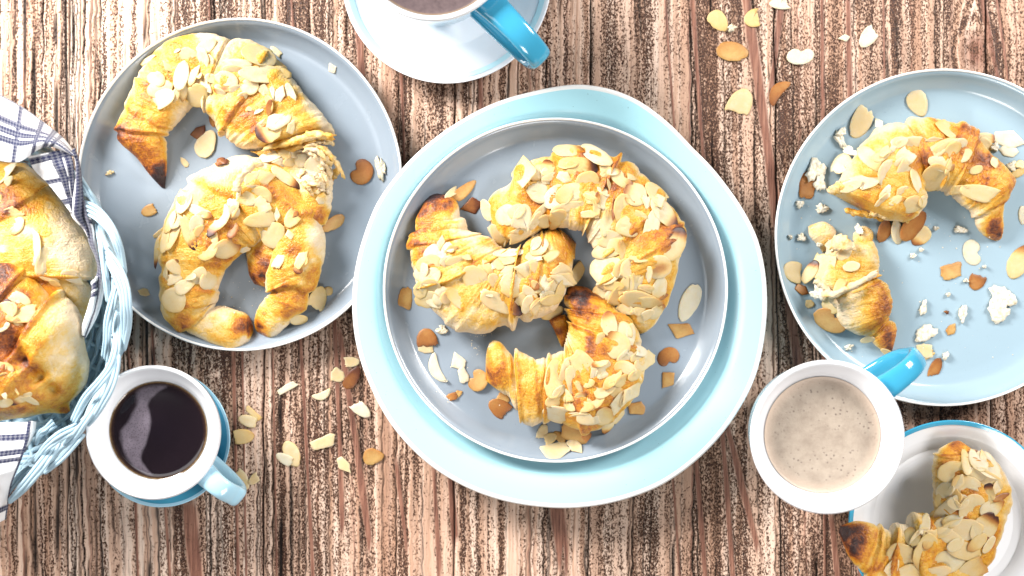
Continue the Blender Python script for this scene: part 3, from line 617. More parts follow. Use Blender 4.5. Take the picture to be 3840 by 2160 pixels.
# ---------------------------------------------------------------- croissants
def croissant(crop, st, zb, hmax, label, group, browns=(), steps=(), pales=(), seed=1, torn=(), hk=.60, base=.30, lump=1.0, name="croissant", parent=None, nu=230, nv=72, zc_f=.36, tipbrown=(0, 0), cat="croissant", golds=(), wr=1.0):
    S = []
    for (ox, oy), (ix, iy) in st:
        a = crop(ox, oy); b = crop(ix, iy); S.append([*a, *b])
    S = np.array(S, float); ns = len(S)
    zz = zb + .010
    C = cr(np.c_[S, np.arange(ns)[:, None] * 1.0], nu)
    ui = C[:, 4]; O, I = C[:, :2], C[:, 2:4]
    wpx = np.linalg.norm(O - I, axis=1); ker = np.hanning(15); ker /= ker.sum()
    wsm = np.convolve(np.pad(wpx, 7, mode='edge'), ker, 'valid')
    h = np.minimum(hk * wsm / PX, hmax)
    h = hmax * np.tanh(hk * wsm / PX / hmax)
    ei = np.minimum(np.arange(nu), np.arange(nu)[::-1]) / 9.0; ei = np.clip(ei, 0, 1); h = h * (.12 + .88 * np.sqrt(1 - (1 - ei) ** 2))
    Ow = np.array([at(p[0], p[1], zz)[:2] for p in O]); Iw = np.array([at(p[0], p[1], zz)[:2] for p in I])
    mid = (Ow + Iw) / 2; half = (Ow - Iw) / 2
    t = np.linspace(0, 2 * math.pi, nv, endpoint=False)
    ct = np.sign(np.cos(t)) * np.abs(np.cos(t)) ** .88; stt = np.sin(t)
    sp = np.abs(stt) ** .85
    zc = zc_f * h
    X = mid[:, None, 0] + half[:, None, 0] * ct; Y = mid[:, None, 1] + half[:, None, 1] * ct
    Z = np.where(stt >= 0, zc[:, None] + (h - zc)[:, None] * sp, zc[:, None] * (1 - sp))
    f = np.ones_like(X); edge = np.zeros_like(X); lo = np.zeros_like(X)
    cosv = np.broadcast_to(ct, X.shape)
    U = np.broadcast_to(ui[:, None], X.shape)
    rs = np.random.default_rng(seed + 50); n0 = len(steps)
    extra = [(rs.uniform(1.5, ns - 2.5), rs.uniform(-.9, .9), .020, .25, rs.choice([-1, 1])) for _ in range(5)] if label and wr > .5 else []
    for u0, k, amp, wdt, sgn in list(steps) + extra:              # overlapping turns of the rolled dough
        d = (U - (u0 + k * cosv + .12 * vn(cosv * 3 + 7, U * 0 + u0, 0, seed))) * sgn
        f = f - 1.5 * amp * np.where(d > 0, np.exp(-np.clip(d, 0, None) / wdt), 0) * sstep(-.02, .04, d) + amp * .5 * np.exp(-((d + .18) / .22) ** 2)
        edge = np.maximum(edge, np.exp(-((d + .06) / .16) ** 2)); lo = np.maximum(lo, np.where(d > 0, np.exp(-d / .2), 0))
    q = 1 / .020
    n1 = fbm(X * q, Y * q, Z * q, seed * 11, 2); n2 = fbm(X / .007, Y / .007, Z / .007, seed * 11 + 5, 2)
    wr_ = vn(U * 5.0 + .8 * vn(cosv * 2, U, 0, seed + 3), cosv * 1.2, 0, seed * 3 + 1)
    f = f + lump * (.070 * n1 + .024 * n2 + .020 * wr * wr_) * np.minimum(1, wsm / 120)[:, None]
    zmid = zc[:, None]
    X = mid[:, None, 0] + (X - mid[:, None, 0]) * f; Y = mid[:, None, 1] + (Y - mid[:, None, 1]) * f
    Z = np.maximum(zmid + (Z - zmid) * (f + .04 * n1 * lump), 0)
    # sag and rise along the roll
    for (bx, by, br, dz) in torn:
        wx, wy = at(*crop(bx, by), zz)[:2]; g = np.exp(-(((X - wx) ** 2 + (Y - wy) ** 2) / (br / crop.k / PX) ** 2)); Z = Z + dz * g * np.clip(stt, 0, 1)
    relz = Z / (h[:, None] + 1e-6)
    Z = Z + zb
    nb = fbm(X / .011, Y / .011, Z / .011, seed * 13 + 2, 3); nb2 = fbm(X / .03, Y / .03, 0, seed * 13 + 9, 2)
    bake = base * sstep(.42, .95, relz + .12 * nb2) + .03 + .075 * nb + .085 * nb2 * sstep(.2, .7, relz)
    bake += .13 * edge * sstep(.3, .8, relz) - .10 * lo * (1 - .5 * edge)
    nd = fbm(X / .006, Y / .006, Z / .006, seed * 17 + 1, 2)
    if tipbrown[0]: bake += tipbrown[0] * np.exp(-(U / 1.3) ** 2) * (1 + .4 * nb)
    if tipbrown[1]: bake += tipbrown[1] * np.exp(-((ns - 1 - U) / 1.3) ** 2) * (1 + .4 * nb)
    for lst, sg in ((browns, 1), (pales, -1), (golds, .5)):
        for bx, by, br, am in lst:
            wx, wy = at(*crop(bx, by), zz + .005)[:2]
            d = np.sqrt((X - wx) ** 2 + (Y - wy) ** 2) / (br / crop.k / PX)
            d = d * (1 + .45 * nb + .40 * nd)
            bake += sg * am * (.66 if sg == 1 else .62 if sg < 0 else 1.1) * np.exp(-np.abs(d) ** 2 * 1.1) * np.clip(1 + .85 * nb * (sg > 0), .15, 1.7)
    bake = np.clip(bake, 0, 1)
    V = np.stack([X, Y, Z], -1).reshape(-1, 3); F = grid_faces(nu, nv, True, True)
    e0, e1 = V[:nv].mean(0), V[-nv:].mean(0)
    V = np.vstack([V, e0, e1]); B = np.r_[bake.ravel(), bake[0].mean(), bake[-1].mean()]
    F += [(k, (k + 1) % nv, nu * nv) for k in range(nv)] + [((nu - 1) * nv + (k + 1) % nv, (nu - 1) * nv + k, nu * nv + 1) for k in range(nv)]
    loc = (float(mid[:, 0].mean()), float(mid[:, 1].mean()), zb)
    ru = np.r_[(U * 9.0 + .0 * X).ravel(), 0, 0]; rv = np.r_[np.broadcast_to((t * 1.1)[None], X.shape).ravel(), 0, 0]
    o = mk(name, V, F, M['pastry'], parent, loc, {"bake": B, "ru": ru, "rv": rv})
    if label: tag(o, label, cat, group)
    # height map, densely resampled
    k = nv // 2 + 1
    for A in range(4):
        for Bq in range(4):
            a_, b_ = A / 4, Bq / 4
            g = lambda Q: ((Q[:-1, :k] * (1 - a_) + Q[1:, :k] * a_) * (1 - b_) + (Q[:-1, 1:k + 1] * (1 - a_) + Q[1:, 1:k + 1] * a_) * b_)
            hm_put(g(X).ravel(), g(Y).ravel(), g(Z).ravel())
    return o
def ST(s):
    """'ox,oy ix,iy | ...' """
    return [tuple(tuple(float(v) for v in p.split(',')) for p in seg.split()) for seg in s.split('|')]
Z1 = .0030; Z2 = ZC + .0030
GP = "almond croissants"
k3 = croissant(cB, ST("1245,40 880,60|1285,110 850,90|1285,220 830,170|1275,320 850,300|1265,430 860,420|1220,560 870,540|1110,740 800,600|980,880 722,690|890,950 722,800|850,962 735,880|815,955 762,940"), Z1, .021,
    "torn flaky croissant half hidden under another on the grey plate by the basket", GP, browns=[(800, 800, 170, .62), (850, 900, 90, .25), (1230, 480, 60, .25), (760, 940, 60, .3)], pales=[(1150, 150, 150, .10)], steps=[(4.6, .3, .09, .5, 1)], seed=3, base=.30, torn=[(1120, 180, 160, -.006)])
k1 = croissant(cA, ST("428,1402 455,1408|330,1290 478,1270|225,1150 490,1150|120,1050 500,1030|58,965 497,965|95,840 540,910|150,700 605,850|210,540 668,780|290,385 715,712|480,172 745,705|650,110 760,708|820,86 780,715|980,125 830,760|1045,160 850,790|1100,132 890,820|1280,175 930,850|1480,330 950,905|1620,530 1000,1000|1780,740 1100,1070|1880,840 1230,1085|1945,950 1330,1085"), Z1, .031,
    "croissant with a dark pointed tip along the top of the grey plate by the basket", GP,
    browns=[(420, 1340, 130, .55), (440, 1240, 70, .25), (120, 960, 120, .42), (250, 1180, 190, .22), (330, 1060, 150, .10), (330, 600, 130, .25), (200, 740, 100, .15), (60, 960, 60, .3), (960, 600, 70, .35), (1010, 800, 90, .22), (890, 760, 60, .3), (1130, 950, 130, .16), (1480, 340, 70, .3), (1310, 900, 80, .25), (1750, 900, 90, .15)],
    golds=[(700, 200, 180, .10), (600, 280, 120, .12), (1550, 600, 120, .16), (1200, 750, 200, .2)], pales=[(800, 110, 140, .22), (1150, 160, 100, .15), (1850, 800, 130, .22), (600, 860, 90, .12), (1750, 700, 100, .15), (300, 400, 80, .1)],
    steps=[(4.1, .25, .12, .5, -1), (12.6, .5, .10, .6, 1), (7.9, -.5, .05, .7, 1), (16.2, -.6, .06, .9, 1)], tipbrown=(.14,0), seed=1)
k2 = croissant(cB, ST("756,1250 752,1215|745,1290 738,1168|728,1322 718,1138|650,1372 660,1105|560,1352 600,1080|420,1298 545,1064|290,1245 500,1068|190,1150 548,1050|165,1030 562,980|165,860 598,850|140,720 650,792|190,570 722,740|270,400 770,712|368,272 800,700|560,150 830,690|750,92 855,685|930,170 875,690|1080,300 890,702|1190,460 886,760|1242,640 860,850|1232,780 858,950|1195,920 866,1000|1120,1090 850,1020|1030,1160 830,1050|960,1230 795,1100|890,1288 770,1190|840,1292 775,1250"), Z1 + .0005, .033,
    "almond croissant lying in front on the grey plate by the basket, both ends curled in", GP,
    browns=[(700, 1200, 80, .42), (660, 1260, 60, .3), (730, 1140, 60, .25), (465, 1195, 22, .5), (240, 1190, 110, .22), (300, 1220, 90, .15), (640, 590, 70, .35), (350, 1080, 150, .12), (1060, 1060, 120, .22), (1130, 860, 140, .13), (1100, 590, 120, .14), (870, 1105, 42, .55), (965, 1155, 36, .5), (905, 985, 25, .45), (800, 1280, 60, .45), (790, 1190, 50, .2), (170, 850, 40, .3), (1190, 1110, 70, .15)],
    golds=[(510, 340, 120, .26), (960, 300, 130, .2), (560, 760, 140, .2), (1060, 760, 170, .18), (260, 560, 120, .2)], pales=[(460, 250, 130, .26), (620, 130, 110, .22), (740, 140, 90, .2), (800, 590, 110, .2), (520, 1150, 140, .18), (880, 1180, 110, .16), (1180, 640, 120, .16), (950, 760, 90, .14), (1200, 450, 90, .12), (640, 1350, 120, .12)],
    steps=[(5.6, .25, .15, .35, -1), (17.4, .8, .07, .6, 1), (21.1, .35, .14, .4, 1), (13.9, -.9, .07, .6, -1), (8.4, .5, .05, .7, 1)], tipbrown=(.12,.1), seed=2)
k3c = croissant(cC, ST("292,452 345,445|215,590 480,500|190,680 545,640|148,800 575,712|160,900 680,742|185,980 740,765|192,1090 765,785|205,1190 800,830|350,1285 850,838|430,1365 880,838|520,1412 905,830|690,1432 930,822|800,1368 960,795|900,1380 1000,755|1030,1342 1060,730|1180,1262 1105,705|1265,1110 1150,698|1300,960 1200,705|1318,850 1240,725|1326,800 1290,760"), Z2, .030,
    "almond croissant on the left part of the middle plate, its singed tip pointing up", GP,
    browns=[(300, 470, 120, .6), (240, 610, 90, .42), (420, 560, 120, .26), (200, 770, 45, .5), (145, 810, 40, .45), (620, 960, 80, .15), (1260, 880, 100, .28), (1270, 760, 70, .2), (1180, 700, 60, .2), (760, 1330, 90, .14), (200, 930, 50, .2)],
    golds=[(250, 850, 140, .18), (680, 850, 110, .34), (1000, 850, 130, .14), (850, 1300, 180, .16), (560, 1240, 90, .14)], pales=[(420, 650, 110, .3), (600, 770, 110, .24), (520, 1380, 160, .2), (720, 1400, 120, .18), (980, 1350, 140, .18), (1200, 770, 60, .2), (700, 1280, 70, .12)],
    steps=[(2.15, .3, .12, .3, -1), (3.6, -.2, .06, .5, 1), (7.4, -.9, .12, .7, 1), (12.1, .9, .18, .5, 1), (17.3, .2, .12, .3, -1), (14.2, -.4, .05, .6, 1)], tipbrown=(.22,.05), seed=5)
k4 = croissant(cD, ST("133,475 140,560|180,402 190,650|300,340 272,722|330,220 400,718|470,160 540,650|620,122 650,645|760,85 722,655|900,105 772,660|985,150 790,680|1060,140 805,695|1150,200 820,720|1200,262 832,742|1340,412 870,802|1440,560 890,872|1493,640 886,950|1488,760 890,1022|1440,885 932,1062|1420,1000 960,1112|1380,1132 1010,1182|1310,1272 1062,1262|1240,1345 1120,1325|1195,1368 1160,1350"), Z2, .032,
    "large almond croissant arching over the top right of the middle plate, thickly covered in flakes", GP,
    browns=[(1000, 160, 70, .36), (1040, 190, 60, .2), (800, 140, 90, .22), (560, 160, 110, .16), (1480, 650, 70, .4), (1320, 640, 120, .22), (1250, 290, 120, .12), (900, 320, 100, .14), (1390, 540, 70, .2), (1150, 1250, 100, .2), (1330, 1110, 60, .24), (740, 540, 90, .14), (990, 380, 60, .3), (1420, 780, 60, .14)],
    golds=[(480, 500, 130, .25), (200, 560, 120, .18), (560, 200, 160, .2), (1180, 480, 120, .25), (1000, 980, 120, .2), (1080, 720, 100, .16), (1390, 1000, 120, .12)], pales=[(250, 400, 130, .26), (860, 620, 110, .28), (720, 610, 90, .18), (860, 720, 80, .2), (1220, 1340, 90, .25), (1060, 180, 40, .1)],
    steps=[(8.6, .35, .14, .5, 1), (12.6, -.5, .06, .7, 1), (4.4, .3, .06, .6, -1), (18.0, .4, .06, .6, 1)], seed=6)
k5 = croissant(cE, ST("335,782 342,740|400,830 348,600|470,875 380,500|520,905 440,478|545,960 520,540|580,1050 610,565|640,1105 705,610|720,1130 800,602|850,1085 862,580|960,1115 935,520|1100,1160 945,490|1250,1140 952,450|1370,1020 960,415|1480,840 965,385|1560,650 965,335|1540,500 955,290|1460,360 940,235|1340,230 930,195|1215,140 955,120|1130,85 985,70|1085,68 1015,60"), Z2 + .001, .031,
    "small almond croissant at the front of the middle plate with one burnt black tip", GP,
    browns=[(1000, 190, 125, .78), (1130, 140, 110, .3), (1050, 250, 80, .3), (1010, 385, 70, .4), (1200, 560, 100, .36), (1120, 540, 70, .25), (450, 500, 70, .36), (380, 790, 110, .42), (500, 700, 130, .24), (360, 560, 70, .2), (560, 640, 60, .2), (620, 1060, 70, .22), (500, 840, 100, .2), (690, 640, 60, .15)],
    golds=[(720, 850, 130, .2), (420, 640, 120, .14), (1250, 330, 130, .18), (1450, 460, 130, .25), (1100, 1000, 160, .2), (1290, 900, 140, .2)], pales=[(430, 580, 60, .16), (560, 980, 80, .22), (1230, 250, 100, .18), (1100, 440, 110, .2), (640, 800, 70, .15), (760, 620, 60, .18), (700, 1120, 70, .15), (900, 580, 50, .15)],
    steps=[(4.8, .4, .20, .4, -1), (7.3, .2, .10, .5, -1), (18.0, .3, .12, .35, 1), (16.4, .3, .12, .35, 1), (14.4, .3, .10, .4, 1), (9.4, .3, .08, .5, -1)], seed=8)
croissant(cE, ST("815,318 950,278|845,370 968,320|880,440 975,380|905,500 970,450|925,535 960,520"), Z2, .016, None, None, browns=[(850, 350, 110, .55), (910, 420, 90, .35), (940, 500, 40, .2)], seed=9, base=.34, name="burnt_corner", parent=k5, nu=60, nv=40)
k6 = croissant(cF, ST("478,955 900,1180|500,900 1090,1188|560,835 1165,1110|650,692 1190,1010|740,562 1170,960|850,452 1182,922|1010,410 1205,912|1180,390 1235,930|1360,405 1300,942|1500,435 1325,945|1580,490 1345,948|1600,560 1380,985|1700,680 1432,1030|1830,800 1500,1082|1878,880 1545,1105|1830,1000 1582,1172|1802,1100 1612,1240|1812,1220 1662,1290|1808,1300 1720,1318|1795,1325 1765,1330"), Z1, .031,
    "bitten croissant with a singed tip on the pale blue plate, topped with almond flakes", GP,
    browns=[(1760, 1260, 100, .6), (1730, 1180, 60, .25), (1850, 860, 80, .5), (1740, 720, 100, .26), (1520, 480, 80, .36), (1570, 520, 60, .25), (1260, 405, 40, .5), (1620, 750, 170, .12), (1170, 700, 110, .18), (1080, 1150, 60, .25), (1000, 1140, 80, .12)],
    golds=[(1600, 820, 180, .26), (1180, 640, 140, .25), (1420, 520, 120, .1), (740, 860, 150, .15), (720, 1090, 130, .26), (1100, 780, 100, .2)], pales=[(850, 520, 160, .28), (620, 900, 130, .24), (1100, 430, 100, .2), (1620, 1170, 100, .25), (1400, 1000, 90, .2), (900, 1120, 120, .1), (1700, 1060, 70, .1)],
    steps=[(6.0, .3, .09, .6, -1), (10.6, -.3, .10, .6, 1), (15.0, .2, .12, .4, 1), (8.1, .6, .06, .6, -1)], tipbrown=(0,.2), seed=10)
k7 = croissant(cG, ST("440,220 790,195|430,300 815,330|400,400 818,405|372,500 812,445|385,580 830,480|440,650 882,535|490,722 916,640|560,832 914,715|650,890 905,755|735,905 905,780|775,930 950,800|800,962 966,860|850,1000 958,935|895,1025 948,1000|925,1032 940,1028"), Z1, .025,
    "broken-off croissant end with a brown tip on the pale blue plate", GP,
    browns=[(900, 900, 110, .42), (930, 1000, 60, .4), (850, 640, 110, .2), (780, 740, 60, .24), (735, 575, 18, .6), (880, 700, 50, .2)],
    golds=[(620, 330, 160, .08), (820, 560, 120, .2), (640, 700, 80, .1)], pales=[(600, 640, 170, .26), (560, 780, 120, .22), (560, 220, 140, .2), (400, 480, 100, .2), (790, 900, 60, .2), (640, 250, 150, .1)],
    steps=[(4.0, .5, .16, .4, 1), (9.3, .35, .16, .35, 1)], tipbrown=(0,.2), seed=12, base=.26)
croissant(cG, ST("322,90 350,75|320,150 440,55|345,190 520,120|395,240 500,190|430,290 480,250"), Z1, .014, None, None, seed=13, base=.16, name="torn_flap", parent=k7, nu=60, nv=36, lump=1.6, golds=[(400, 130, 60, .1)])
croissant(cG, ST("655,190 660,140|680,240 720,92|740,260 790,130|790,260 795,190"), Z1, .016, None, None, seed=14, base=.14, name="torn_flap", parent=k7, nu=60, nv=36, lump=1.6)
k8 = croissant(cH, ST("672,1182 685,1138|725,1315 780,1092|770,1392 905,1108|830,1480 960,1140|860,1560 1020,1110|1000,1640 1080,1075|1200,1660 1190,1030|1400,1600 1260,1060|1600,1430 1290,1010|1700,1250 1276,950|1750,1085 1266,850|1785,940 1270,780|1740,770 1275,720|1690,690 1285,670|1600,640 1310,625|1500,575 1390,590|1475,565 1440,572"), .0125, .028,
    "almond croissant overhanging the side plate with the bright blue edge", GP,
    browns=[(730, 1200, 130, .42), (760, 1290, 90, .34), (840, 1130, 100, .24), (690, 1150, 70, .2), (880, 1410, 40, .5), (1440, 580, 60, .4), (1560, 650, 60, .3), (1340, 640, 70, .2), (1640, 930, 80, .2)],
    golds=[(920, 1300, 110, .25), (960, 1170, 80, .1), (1220, 1040, 100, .3), (1380, 850, 120, .2), (1650, 1200, 140, .2), (1330, 780, 90, .2)], pales=[(870, 1300, 60, .22), (1090, 1110, 80, .25), (1380, 640, 60, .2), (1560, 1350, 130, .12), (1750, 900, 60, .15)],
    steps=[(2.6, .3, .14, .35, -1), (4.2, .3, .14, .4, -1), (5.6, .3, .12, .5, -1), (14.0, .3, .12, .4, 1)], tipbrown=(.12,.1), seed=15, hk=.6)
k9 = croissant(cK, ST("180,108 -100,90|300,200 -220,150|425,305 -330,260|562,445 -380,450|700,640 -400,650|800,795 -400,850|872,975 -350,1000|880,1110 -250,1120|838,1205 -100,1260|838,1330 100,1370|800,1480 250,1500|740,1600 350,1600|680,1680 500,1690"), .016, .050,
    "plump glazed croissant at the back of the basket beside the checked towel", GP,
    browns=[(560, 1120, 60, .16), (480, 1220, 90, .26), (550, 1290, 40, .3), (620, 1340, 30, .3)], golds=[(200, 420, 200, .26), (380, 560, 170, .24), (420, 760, 170, .25), (500, 980, 150, .3), (120, 560, 160, .2), (460, 330, 90, .1)],
    pales=[(250, 200, 170, .22), (600, 600, 180, .24), (700, 850, 180, .26), (780, 1060, 130, .24), (700, 1300, 140, .22), (330, 650, 110, .12)], steps=[(7.4, .25, .11, .5, 1), (3.9, -1.6, .05, .9, 1)], seed=16, hk=.5, base=.27, lump=.55, wr=.2)
k10 = croissant(cL, ST("-160,-250 -420,100|90,-228 -420,420|240,-195 -400,600|335,-115 -350,800|375,-55 -300,920|480,45 -220,1050|600,140 -160,1180|695,228 -80,1290|748,365 0,1255|762,560 100,1238|797,735 250,1215|765,900 380,1192|680,1010 450,1190|590,1095 500,1198|580,1180 545,1200"), .028, .052,
    "golden croissant with singed patches at the front of the basket, nearest the small coffee cup", GP,
    browns=[(200, -130, 160, .34), (60, -130, 120, .26), (330, -60, 80, .22), (560, 80, 90, .24), (340, 690, 60, .5), (400, 760, 60, .3), (470, 860, 60, .35), (530, 960, 50, .35), (60, 120, 110, .2), (200, 560, 120, .2), (545, 1160, 80, .22), (250, 150, 90, .2), (400, 100, 130, .14)],
    golds=[(150, 500, 200, .22), (330, 420, 150, .16), (380, 950, 140, .3), (250, 1100, 200, .14), (480, 30, 130, .16), (90, 10, 170, .1)], pales=[(560, 420, 180, .18), (620, 760, 150, .22), (700, 620, 120, .16), (560, 700, 110, .14), (440, 850, 40, .2), (650, 250, 90, .14)],
    steps=[(5.9, -.5, .12, .6, -1), (3.3, -.5, .06, .8, 1)], seed=17, hk=.5, base=.40, lump=.7, wr=.3, torn=[(330, 680, 70, -.012), (430, 830, 60, -.010), (520, 960, 55, -.008), (240, 560, 90, -.006)])

# loose dough layers of the torn croissants
def layer(parent, crop, E0, E1, z0, z1, bake, seed, th=.0008, arch=.002, name="dough_layer"):
    nu, nv = 26, 9
    a = cr([crop(*p) for p in E0], nu); b = cr([crop(*p) for p in E1], nu); f = np.linspace(0, 1, nv)
    P = a[:, None] * (1 - f)[None, :, None] + b[:, None] * f[None, :, None]
    P += 5 * np.stack([vn(np.arange(nu)[:, None] * .8 + 0 * f, f[None] * 3 + 0 * a[:, :1], 0, seed), vn(np.arange(nu)[:, None] * .8 + 0 * f, f[None] * 3 + 0 * a[:, :1], 3, seed)], -1)
    u = np.linspace(0, 1, nu)
    Z = (z0 + (z1 - z0) * u)[:, None] + arch * np.sin(math.pi * u)[:, None] * 1 + .0015 * np.sin(math.pi * f)[None] + .0008 * vn(P[..., 0] / 20, P[..., 1] / 20, 0, seed)
    K = (CAM_H - Z) / CAM_H / PX
    V = np.stack([(P[..., 0] - 1920) * K, (1080 - P[..., 1]) * K, Z], -1).reshape(-1, 3)
    bk = np.clip(bake + .1 * vn(P[..., 0] / 15, P[..., 1] / 15, 0, seed + 3) + .25 * (u[:, None] > .93) * bake * 2, 0, 1).ravel()
    o = mk(name, V, grid_faces(nu, nv), M['pastry'], parent, tuple(V.mean(0)), {"bake": bk, "ru": np.broadcast_to(f[None] * 8, P.shape[:2]).ravel(), "rv": np.broadcast_to(u[:, None] * 2, P.shape[:2]).ravel()})
    s = o.modifiers.new("thickness", 'SOLIDIFY'); s.thickness = th; s.offset = 0
    hm_put(V[:, 0], V[:, 1], V[:, 2])
for E0, E1, z0, z1, bk, sd in [
    ([(330, 245), (430, 225), (540, 290), (620, 380), (670, 470), (688, 535)], [(330, 265), (420, 260), (520, 330), (600, 420), (650, 490), (672, 530)], .022, .012, .20, 1),
    ([(325, 265), (440, 270), (540, 350), (585, 400)], [(325, 300), (430, 310), (520, 400), (565, 440)], .0225, .017, .10, 2),
    ([(345, 290), (450, 330), (540, 420), (585, 470)], [(350, 330), (430, 370), (510, 450), (555, 550)], .022, .013, .06, 3),
    ([(430, 210), (510, 205), (590, 215)], [(430, 228), (510, 232), (588, 245)], .020, .016, .12, 4),
    ([(560, 470), (610, 450), (640, 470)], [(565, 555), (600, 540), (645, 485)], .009, .008, .24, 5),
    ([(480, 420), (530, 520), (545, 600), (550, 660)], [(450, 430), (500, 530), (520, 620), (540, 680)], .020, .014, .08, 6),
    ([(440, 490), (490, 560), (515, 640)], [(400, 500), (440, 580), (470, 640)], .022, .017, .05, 7),
    ([(330, 560), (380, 620), (420, 680)], [(300, 570), (350, 630), (400, 690)], .021, .019, .20, 8)]:
    layer(k3, cR, E0, E1, z0, z1, bk, sd)
layer(k1, cA, [(1230, 1100), (1450, 1080), (1700, 1020), (1900, 990)], [(1330, 1160), (1500, 1130), (1720, 1060), (1940, 1010)], .014, .016, .30, 9, arch=.003)
layer(k1, cA, [(1360, 1060), (1600, 980), (1750, 930), (1945, 960)], [(1300, 1105), (1620, 1045), (1800, 1000), (1920, 1005)], .019, .022, .20, 10, arch=.004)
layer(k6, cF, [(575, 1090), (680, 1100), (790, 1140), (900, 1180)], [(600, 1130), (680, 1150), (760, 1155), (860, 1185)], .008, .006, .32, 11)
layer(k6, cF, [(440, 950), (520, 900), (620, 880)], [(490, 985), (560, 970), (660, 950)], .014, .020, .15, 12)
layer(k6, cF, [(760, 1140), (900, 1165), (1060, 1195)], [(780, 1110), (900, 1130), (1090, 1160)], .012, .012, .12, 13)
layer(k7, cG, [(390, 590), (520, 560), (660, 490), (800, 420)], [(400, 640), (530, 600), (670, 530), (800, 450)], .022, .022, .04, 14, arch=.003)
layer(k7, cG, [(330, 500), (400, 560), (450, 640), (500, 700)], [(360, 480), (440, 540), (490, 620), (520, 680)], .018, .018, .03, 15)
layer(k7, cG, [(480, 170), (540, 150), (600, 190), (640, 230)], [(450, 260), (520, 270), (600, 270), (650, 280)], .018, .022, .10, 16)
layer(k2, cB, [(640, 330), (670, 240), (740, 170), (820, 130)], [(690, 350), (710, 270), (770, 200), (850, 170)], .031, .030, .12, 17, arch=.003)

